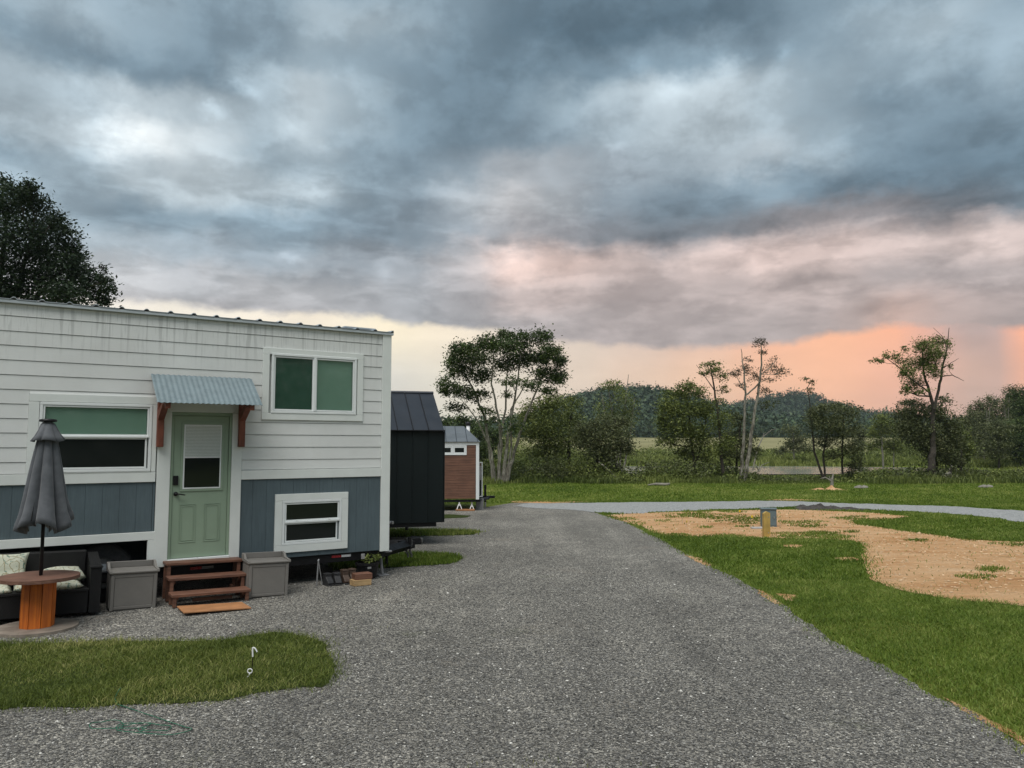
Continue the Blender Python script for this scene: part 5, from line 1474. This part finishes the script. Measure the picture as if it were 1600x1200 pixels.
tree('thin_tree', 'tall twin-trunked pale tree with a sparse feathery brown crown', 'tree', 44, (1160, 758),
     [[(1155, 760, 3.4), (1160, 715, 2.7), (1163, 660, 2), (1165, 615, 1.6), (1161, 570, 1), (1158, 545, .4)], [(1162, 760, 3.6), (1170, 710, 3), (1178, 650, 2.2), (1186, 605, 1.9), (1190, 570, 1.3), (1189, 535, .6)],
      [(1166, 617, 1.3), (1180, 606, 1.2), (1187, 596, 1)], [(1188, 585, .9), (1203, 575, .6), (1215, 560, .3)], [(1163, 610, .8), (1152, 590, .5), (1146, 575, .3)]],
     [(1187, 536, 13, 7, .7), (1190, 550, 8, 6, .5), (1170, 561, 9, 5, .4), (1150, 582, 11, 7, .6), (1166, 578, 13, 10, .5), (1176, 590, 10, 8, .4), (1205, 575, 18, 10, .4), (1220, 583, 14, 8, .4), (1200, 592, 14, 6, .4), (1207, 560, 7, 6, .3), (1196, 610, 14, 7, .35), (1158, 603, 8, 6, .4)],
     'leaf_dry', .085, 'bark_pale', .8, seed=7, twigs=6)
tree('scrub_tree', 'dark drooping scrub tree round the foot of the twin pale trunks', 'tree', 45.5, (1150, 757), [[(1150, 757, 2), (1152, 700, 1.6), (1160, 650, .8)]],
     [(1152, 655, 18, 13, .7), (1146, 685, 20, 16), (1170, 690, 16, 14, .7), (1198, 632, 18, 8, .3), (1160, 712, 20, 10), (1178, 705, 12, 10, .6), (1136, 712, 14, 12)], 'leaf_grey', .11, seed=8)
tree('scrub_tree', 'dark flat-topped tree on thin leaning stems beside the pond', 'tree', 45, (1290, 750),
     [[(1288, 748, 2), (1272, 705, 1.6), (1268, 660, 1.2), (1264, 620, .7)], [(1289, 742, 1.8), (1286, 710, 1.5), (1292, 680, 1)], [(1316, 748, 1.8), (1316, 700, 1.4), (1318, 650, .9)], [(1264, 625, .8), (1262, 605, .5), (1270, 592, .3)]],
     [(1258, 592, 6, 4, .6), (1267, 597, 7, 5, .5), (1266, 610, 7, 6, .5), (1272, 650, 15, 12), (1296, 637, 22, 9), (1320, 645, 22, 12), (1288, 662, 26, 14), (1318, 672, 26, 16), (1290, 690, 22, 12, .9), (1330, 700, 18, 14), (1300, 712, 16, 8, .7), (1338, 725, 14, 12), (1327, 745, 10, 10)], 'leaf_grey', .10, seed=9)
tree('lone_tree', 'tall tree with an open windswept crown standing over darker scrub at right', 'tree', 44, (1457, 757),
     [[(1457, 760, 7), (1456, 725, 5.5), (1458, 690, 4), (1460, 640, 3), (1452, 612, 2.2), (1443, 580, 1.5), (1441, 550, .6)], [(1460, 640, 2.4), (1468, 600, 2), (1474, 570, 1.6), (1480, 545, 1), (1483, 512, .4)],
      [(1450, 612, 1.2), (1424, 592, 1), (1402, 572, .8), (1386, 560, .5), (1370, 564, .3)], [(1472, 588, 1), (1488, 586, .7), (1506, 595, .3)], [(1474, 575, .8), (1486, 567, .5), (1498, 560, .25)], [(1480, 545, .6), (1472, 525, .4), (1458, 512, .2)]],
     [(1440, 541, 17, 11), (1458, 552, 20, 13), (1466, 533, 16, 8, .8), (1438, 567, 25, 13), (1418, 582, 13, 11), (1427, 598, 14, 10), (1416, 611, 9, 7, .7), (1392, 556, 12, 6, .9), (1371, 564, 9, 5, .8), (1414, 545, 6, 5, .7), (1456, 580, 15, 11, .8), (1484, 572, 6, 4, .5), (1480, 538, 7, 8, .5), (1405, 565, 8, 5, .6), (1440, 612, 14, 6, .5)],
     'leaf_mid', .09, 'bark_dark', 1.0, seed=10, twigs=5)
tree('scrub_tree', 'broad dark scrub tree filling the space below the windswept crown', 'tree', 46, (1462, 757), [[(1468, 757, 4), (1458, 715, 3), (1440, 690, 2)], [(1470, 757, 3), (1486, 735, 2.2), (1500, 728, 1.4)]],
     [(1425, 630, 20, 9, .8), (1418, 650, 22, 15), (1452, 645, 28, 15), (1436, 672, 36, 18), (1478, 662, 22, 16), (1488, 688, 22, 20), (1450, 694, 26, 14), (1470, 713, 24, 14), (1475, 625, 12, 8, .6), (1490, 722, 16, 10), (1410, 668, 14, 12)], 'leaf_grey', .11, seed=11)
tree('scrub_tree', 'brighter yellow-green bush on the right flank of the dark scrub tree', 'tree', 47, (1502, 752), [[(1502, 752, 2), (1502, 700, 1.4)]],
     [(1500, 676, 12, 14), (1508, 698, 14, 14), (1503, 715, 12, 10)], 'weed', .12, seed=12)
tree('scrub_tree', 'pale green willowy tree between the pond and the windswept tree', 'tree', 96, (1380, 712), [[(1380, 722, 1.6), (1378, 690, 1.3), (1376, 660, .8)], [(1396, 720, 1), (1397, 690, .8)]],
     [(1376, 655, 14, 10), (1390, 668, 16, 14), (1368, 675, 14, 12), (1385, 692, 20, 12), (1400, 700, 14, 10), (1362, 695, 8, 8)], 'leaf_mid', .20, 'bark_bare', seed=13)
tree('scrub_tree', 'grey-green open tree on the far bank left of the pond-side stems', 'tree', 104, (1242, 708), [[(1240, 712, 1.4), (1240, 690, 1), (1238, 665, .6)]],
     [(1236, 672, 14, 10, .6), (1248, 684, 16, 10, .8), (1234, 696, 12, 9), (1256, 700, 16, 8), (1218, 704, 10, 6)], 'leaf_grey', .2, 'bark_bare', seed=14)
# far right treeline, each with its own crown
rl = np.random.default_rng(31)
for i, (px, top, w, D, kd, lb) in enumerate([
        (1512, 645, 14, 112, 1, 'small olive tree at the left end of the right-hand treeline'), (1528, 628, 14, 120, 1, 'taller olive tree second from the left end of the right-hand treeline'),
        (1538, 640, 13, 104, 2, 'half-bare grey tree near the left end of the right-hand treeline'), (1552, 622, 15, 118, 1, 'olive tree standing between the two half-bare trees of the right-hand treeline'),
        (1568, 626, 14, 106, 2, 'half-bare grey tree just left of the tall dark trees at the right edge'), (1582, 612, 16, 116, 0, 'tall dark round-topped tree, left neighbour of the tallest one at the right edge'),
        (1600, 603, 20, 110, 0, 'tallest dark tree of the treeline, cut by the right edge of the photo'), (1560, 660, 20, 98, 1, 'low olive tree in front of the half-bare trees of the right-hand treeline'),
        (1594, 655, 22, 100, 0, 'low dark tree in front of the tallest tree at the right edge'), (1418, 640, 14, 130, 1, 'distant olive tree seen just left of the windswept tree'),
        (1345, 668, 12, 128, 1, 'small distant olive tree just right of the flat-topped pondside tree')]):
    bot = 716; cl = []; kx = {0: 1.0, 1: .85, 2: .38}[kd]
    for k in range(9):
        t = (k + .5) / 9; y_ = top + (bot - top) * t; ww = w * (.45 + .75 * math.sin(math.pi * min(1, t * .75 + .12)))
        cl.append((px + rl.uniform(-.55, .55) * ww, y_, ww * rl.uniform(.6, .95), (bot - top) / 9 * rl.uniform(.9, 1.4), kx))
    tree('treeline_tree', lb, 'tree', D, (px, 712), [[(px, 716, 1.6), (px + rl.uniform(-3, 3), 690, 1.2), (px + rl.uniform(-5, 5), (top + 690) / 2, .9), (px + rl.uniform(-5, 5), top + 3, .5)]] + ([[(px, 690, .8), (px + 7, 660, .5), (px + 9, top - 6, .25)]] if kd == 2 else []),
         cl, 'leaf_dark' if kd == 0 else 'leaf_grey', .21, 'bark_bare' if kd == 2 else 'bark_dark', .95, 'trees of the right-hand treeline', 2, 200 + i, w)
# trees behind the wood-clad house
for i, (px, top, w, D, lb) in enumerate([(700, 655, 24, 78, 'dark tree behind the grey roof of the wood-clad house, left of its stove pipe'), (726, 650, 22, 70, 'dark tree directly behind the stove pipe of the wood-clad house'),
        (748, 662, 20, 76, 'dark tree between the stove pipe and the big pale-trunked tree'), (768, 668, 18, 72, 'dark tree right behind the pale trunks of the big spreading tree')]):
    cl = []
    for k in range(8):
        t = (k + .5) / 8; y_ = top + (725 - top) * t; ww = w * (.5 + .7 * math.sin(math.pi * min(1, t * .75 + .1)))
        cl.append((px + rl.uniform(-.5, .5) * ww, y_, ww * rl.uniform(.6, .95), (725 - top) / 8 * rl.uniform(.9, 1.3)))
    tree('treeline_tree', lb, 'tree', D, (px, 728), [[(px, 730, 2), (px + 2, 690, 1.4), (px, top + 8, .6)]], cl, 'leaf_dark', .17, 'bark_dark', .9, 'dark trees behind the wood-clad house', 1, 300 + i, w)
# the tall tree behind the white house roof
cl = [(20, 322, 40, 30), (-25, 310, 45, 30), (62, 352, 34, 26), (30, 300, 24, 18), (62, 318, 20, 17), (88, 345, 20, 18), (20, 372, 50, 32), (72, 388, 38, 30), (104, 372, 22, 24), (116, 398, 22, 20), (40, 420, 48, 30), (96, 424, 36, 26),
      (130, 428, 26, 22), (148, 448, 26, 20), (60, 455, 48, 24), (110, 462, 38, 22), (160, 466, 18, 16), (166, 438, 10, 14, .8), (162, 418, 6, 10, .6), (-10, 440, 50, 34), (-60, 360, 60, 50), (-60, 450, 60, 46), (5, 290, 14, 12), (45, 292, 14, 12), (178, 452, 7, 12, .6), (-30, 280, 24, 20), (-100, 320, 60, 40), (-120, 420, 70, 60), (30, 490, 60, 26), (120, 495, 44, 20), (-60, 520, 70, 40)]
tree('oak_tree', 'tall dark oak rising behind the roof of the white house', 'tree', 31, (-20, 770), [[(-20, 775, 14), (-18, 650, 11), (-14, 540, 8), (0, 430, 5), (10, 340, 2)], [(-16, 560, 6), (40, 480, 4), (90, 430, 2.4), (120, 400, 1)], [(-14, 520, 6), (30, 440, 4), (50, 370, 2)], [(-18, 600, 7), (-70, 480, 5), (-90, 380, 2)]],
     cl, 'leaf_oak', .115, 'bark_dark', .98, None, 2, 21, 90)

# fallen and leaning dead wood
def dead(name, label, D, lines, seed):
    rg_ = np.random.default_rng(seed); m = MB(); s = D / FOC
    B = at(lines[0][0][0], lines[0][0][1], D)
    for ln in lines:
        pts = [at(q[0], q[1], D + rg_.uniform(-.3, .3)) - B for q in ln]; m.tube(pts, [max(q[2] * s, .006) for q in ln], 6)
    o = m.build(name, M['bark_bare'], None, False, tuple(B)); tag(o, label, 'branch' if 'branch' in name else 'dead tree')
dead('fallen_branch', 'bare pale branch leaning down to the lawn edge out of the olive scrub', 44, [[(973, 755, 1.6), (958, 742, 1.8), (942, 727, 1.4), (936, 722, .8)]], 1)
dead('fallen_branch', 'thick grey limb propped against the foot of the windswept tree', 44, [[(1445, 757, 4), (1465, 750, 3.4), (1485, 738, 2), (1487, 728, 1)], [(1485, 738, 1.2), (1490, 757, 1)], [(1475, 745, 1.4), (1440, 752, .8)]], 2)
dead('dead_tree', 'bare leaning sapling behind the twin pale trunks, bent to the right', 52, [[(1176, 735, 1.2), (1184, 700, 1), (1192, 683, .8), (1205, 672, .5), (1214, 670, .3)], [(1192, 683, .6), (1194, 676, .3)]], 3)
dead('dead_tree', 'bare brushy dead bush standing in the water edge of the pond', 60, [[(1186, 737, .9), (1182, 728, .6), (1176, 722, .3)], [(1186, 737, .9), (1190, 727, .6), (1202, 722, .3)], [(1184, 731, .6), (1172, 729, .3)], [(1189, 729, .6), (1197, 731, .3), (1206, 730, .2)], [(1186, 735, .6), (1187, 722, .3)]], 4)

# undergrowth beyond the lawn: one mass of weeds, vines and brush
rg = np.random.default_rng(77)
def ug_height(x, y):
    px = 800 + x / y * FOC
    h = np.interp(px, [400, 760, 800, 880, 955, 968, 1002, 1012, 1060, 1130, 1165, 1180, 1240, 1320, 1345, 1400, 1440, 1490, 1530, 1620, 1800], [1.6, 1.5, 1.6, 1.8, 1.4, .28, .28, 1.2, 1.5, 1.3, .45, .24, .20, .22, .6, .85, .9, .9, .7, .7, .8])
    return h
n = 620
Y = 43.2 + 22 * rg.random(n) ** 1.6; X = rg.uniform(-8, 1, n) + (Y * rg.uniform(0, .72, n)) * 1.0
X = (rg.uniform(520, 1680, n) - 800) / FOC * Y
edge = 41.6 + .5 * np.sin(X * .8) + .35 * np.sin(X * 2.1 + 1)
Y = np.maximum(Y, edge + .5)
hh = ug_height(X, Y) * rg.uniform(.45, 1.15, n); fr_ = np.clip((Y - edge) / 2.5, .45, 1); hh *= fr_
Z = terr(X, Y)
C = np.stack([X, Y, Z + hh * .45], 1); Rd = np.stack([rg.uniform(.7, 1.5, n), rg.uniform(.5, 1.1, n), hh * .5], 1)
lowv = (800 + X / Y * FOC > 1155) & (800 + X / Y * FOC < 1340)
N = (rg.uniform(120, 230, n)).astype(int)
V, F, T = leaf_cloud(C, Rd, N, .075, rg, flat=.2)
kt = np.clip(T + .14 * np.repeat(vnoise(C, .35, 4), N * 4), 0, 1)
fast_mesh('undergrowth', V, F, M['weed'], tone=kt, kind='stuff')
n = 190
Y = 43.6 + 9 * rg.random(n) ** 1.3; X = (rg.uniform(560, 1660, n) - 800) / FOC * Y
hh = ug_height(X, Y) * rg.uniform(.5, 1.1, n)
C = np.stack([X, Y, terr(X, Y) + hh * .5], 1); Rd = np.stack([rg.uniform(.5, 1.3, n), rg.uniform(.5, 1.0, n), hh * .5], 1)
V, F, T = leaf_cloud(C, Rd, np.full(n, 150), .07, rg, flat=.1)
fast_mesh('brush', V, F, M['leaf_grey'], tone=T, kind='stuff')
# tall grass fringe where the mowing stops, and reeds on both banks
def fringe(P):
    e = 41.4 + .5 * np.sin(P[:, 0] * .8) + .35 * np.sin(P[:, 0] * 2.1 + 1)
    return (P[:, 1] > e + rg.normal(size=len(P)) * .25) & visible(P)
P = scatter((-10, 34, 41, 47), 42000, fringe, rg)
_q = 800 + P[:, 0] / P[:, 1] * FOC; pv = ((_q > 1150) & (_q < 1350)) | ((_q > 962) & (_q < 1008))
blades('tall_grass', P[~pv], .34, .045, M['weed'], 0, rg=rg, zfun=terr, tscale=.6)
blades('tall_grass', P[pv], .13, .035, M['weed'], 0, rg=rg, zfun=terr, tscale=.6)
pond_view = lambda P: ((800 + P[:, 0] / P[:, 1] * FOC > 1150) & (800 + P[:, 0] / P[:, 1] * FOC < 1345)) | ((800 + P[:, 0] / P[:, 1] * FOC > 962) & (800 + P[:, 0] / P[:, 1] * FOC < 1008))
P = scatter((-10, 52, 47, 71), 60000, lambda P: visible(P, 40) & ~pond_view(P), rg)
blades('tall_grass', P, .38, .06, M['weed'], -.05, rg=rg, zfun=terr, tscale=.4, tone_bias=.05)
P = scatter((8, 34, 46, 71), 26000, pond_view, rg)
blades('tall_grass', P, .17, .05, M['weed'], -.03, rg=rg, zfun=terr, tscale=.4, tone_bias=.05)
P = scatter((-20, 85, 98, 122), 70000, lambda P: visible(P, 40) & (P[:, 1] > 99 + vnoise(P, .3, 2)), rg)
blades('marsh_grass', P, .75, .13, M['weed'], -.05, rg=rg, zfun=terr, tscale=.12, tone_bias=.20)
# bushes on the far bank and along the foot of the field
n = 420
Y = rg.uniform(112, 148, n); px = rg.uniform(560, 1660, n); X = (px - 800) / FOC * Y
hh = np.interp(px, [560, 780, 820, 1000, 1100, 1180, 1200, 1350, 1400, 1700], [6, 5, 2.2, 1.6, 2.4, 1.5, 1.2, 1.5, 3, 5]) * rg.uniform(.5, 1.2, n)
C = np.stack([X, Y, terr(X, Y) + hh * .45], 1); Rd = np.stack([rg.uniform(1.5, 3.2, n), rg.uniform(1.2, 2.5, n), hh * .5], 1)
V, F, T = leaf_cloud(C, Rd, np.full(n, 110), .17, rg, flat=.2)
fast_mesh('far_bank_brush', V, F, M['leaf_mid'], tone=T, kind='stuff')

# ------------------------------------------------------------------ wooded hills
def hill(name, D, prof, depth, seed, sink=0):
    """prof: skyline (px, py); the ridge stands at distance D, the slope comes forward to the valley floor"""
    nx_, ny_ = 120, 40; pxs = np.linspace(prof[0][0], prof[-1][0], nx_)
    pys = np.interp(pxs, [p[0] for p in prof], [p[1] for p in prof])
    V = []; top = []
    for j in range(ny_):
        t = j / (ny_ - 1) * 2 - 1; y = D + t * depth
        for i in range(nx_):
            x = (pxs[i] - 800) / FOC * D
            hz = CAM_H + (695 - pys[i]) / FOC * D - 10
            base = float(terr(0, min(y, 2500))) - 1
            sh = math.cos(t * math.pi / 2) ** 1.3
            V.append((x + t * 0, y, base + max(hz - base, 0) * sh))
    V = np.array(V)
    # spurs and gullies
    V[:, 2] += (np.clip(V[:, 2] - 6, 0, 40) / 40) * 5 * vnoise(V[:, :2], .035, seed)
    idx = np.arange(nx_ * ny_).reshape(ny_, nx_)
    F = np.stack([idx[:-1, :-1].ravel(), idx[:-1, 1:].ravel(), idx[1:, 1:].ravel(), idx[1:, :-1].ravel()], 1)
    o = fast_mesh(name, V, F, M['hillground'], kind='structure', smooth=True)
    return V.reshape(ny_, nx_, 3)
hills = [hill('hill', 560, [(560, 690), (640, 672), (740, 668), (800, 655), (850, 634), (900, 612), (950, 600), (1000, 598), (1040, 606), (1090, 624), (1140, 640), (1200, 660), (1260, 690)], 190, 3),
         hill('hill', 860, [(1000, 690), (1060, 655), (1110, 636), (1150, 624), (1190, 613), (1225, 607), (1250, 611), (1290, 624), (1330, 637), (1370, 642), (1420, 655), (1480, 665), (1560, 672), (1700, 668), (1800, 690)], 240, 5),
         hill('hill', 1050, [(300, 690), (500, 668), (640, 660), (760, 664), (880, 660), (1000, 690)], 250, 6)]
CC = []; RR = []
for hv, n in zip(hills, (4200, 3600, 700)):
    ny_, nx_, _ = hv.shape; k = int(n * 2.2)
    jj = rg.uniform(0, ny_ * .56, k); ii = rg.uniform(0, nx_ - 1.01, k)
    p = hv[np.minimum(jj.astype(int), ny_ - 1), ii.astype(int)] + rg.normal(size=(k, 3)) * np.array([3, 3, 0])
    p = p[p[:, 2] > terr(0, 500)][:n]
    r = rg.uniform(2.2, 4.6, len(p))
    CC.append(p + np.stack([r * 0, r * 0, r * .7], 1)); RR.append(np.stack([r, r, r * rg.uniform(.8, 1.25, len(p))], 1))
# valley-floor wood at the far end of the field
n = 1100
px = rg.uniform(420, 1720, n); Y = rg.uniform(330, 430, n); X = (px - 800) / FOC * Y
keep = np.ones(n, bool); r = rg.uniform(2.6, 4.6, n)
CC.append(np.stack([X, Y, terr(X, Y) + r * 1.0 + rg.uniform(0, 2.5, n)], 1)); RR.append(np.stack([r, r, r * 1.25], 1))
CC = np.concatenate(CC); RR = np.concatenate(RR)
V, F, T = leaf_cloud(CC, RR, np.full(len(CC), 34), .95, rg, sub=4, flat=.5, sig=.36)
T = np.clip(T + np.repeat(rg.normal(size=len(CC)) * .16, 34 * 4), 0, 1)
fast_mesh('hill_forest', V, F, M['leaf_hill'], tone=T, kind='stuff')

# unseen wood added behind the camera to darken what windows and dark cladding mirror
n = 420; X = rg.uniform(-110, 110, n); Y = -34 - .0035 * X ** 2 * -1 * 0 - rg.uniform(0, 9, n)
hh = rg.uniform(4, 12, n); C = np.stack([X, Y, hh * .55], 1); Rd = np.stack([rg.uniform(2, 4, n), rg.uniform(2, 3, n), hh * .55], 1)
V, F, T = leaf_cloud(C, Rd, np.full(n, 120), .5, rg, sub=4, sig=.55)
fast_mesh('unseen_woods', V, F, M['leaf_dark'], tone=T, kind='stuff')

# leaves of the potted plant under the house
rgp = np.random.default_rng(5)
cpt = [(rgp.uniform(-.12, .2), rgp.uniform(-.12, .12), rgp.uniform(.28, .38)) for _ in range(9)]
V, F, T = leaf_cloud(cpt, [(.08, .08, .06)] * 9, [26] * 9, .026, rgp)
fast_mesh('foliage', V, F, M['weed'], PT, tone=T)
for q in cpt[:6]: MB().tube([(0, 0, .22), (q[0] * .6, q[1] * .6, .28), q], [.006, .004, .003], 5).build('stem', M['bark_dark'], PT)

# ------------------------------------------------------------------ evening air: the far hills fade a little
HAZE = .00016
if HAZE:
    hb = MB().box(-900, 1220, -95, 1440, -3.2, 96).build('haze', bpy.data.materials.new('evening_air'))
    hb['kind'] = 'stuff'
    hm = hb.data.materials[0]; hm.use_nodes = True; ht = hm.node_tree; ht.nodes.clear()
    pv_ = ht.nodes.new('ShaderNodeVolumePrincipled'); pv_.inputs['Density'].default_value = HAZE; pv_.inputs['Color'].default_value = (.80, .88, .95, 1); pv_.inputs['Anisotropy'].default_value = .2
    ho = ht.nodes.new('ShaderNodeOutputMaterial'); ht.links.new(pv_.outputs[0], ho.inputs['Volume'])
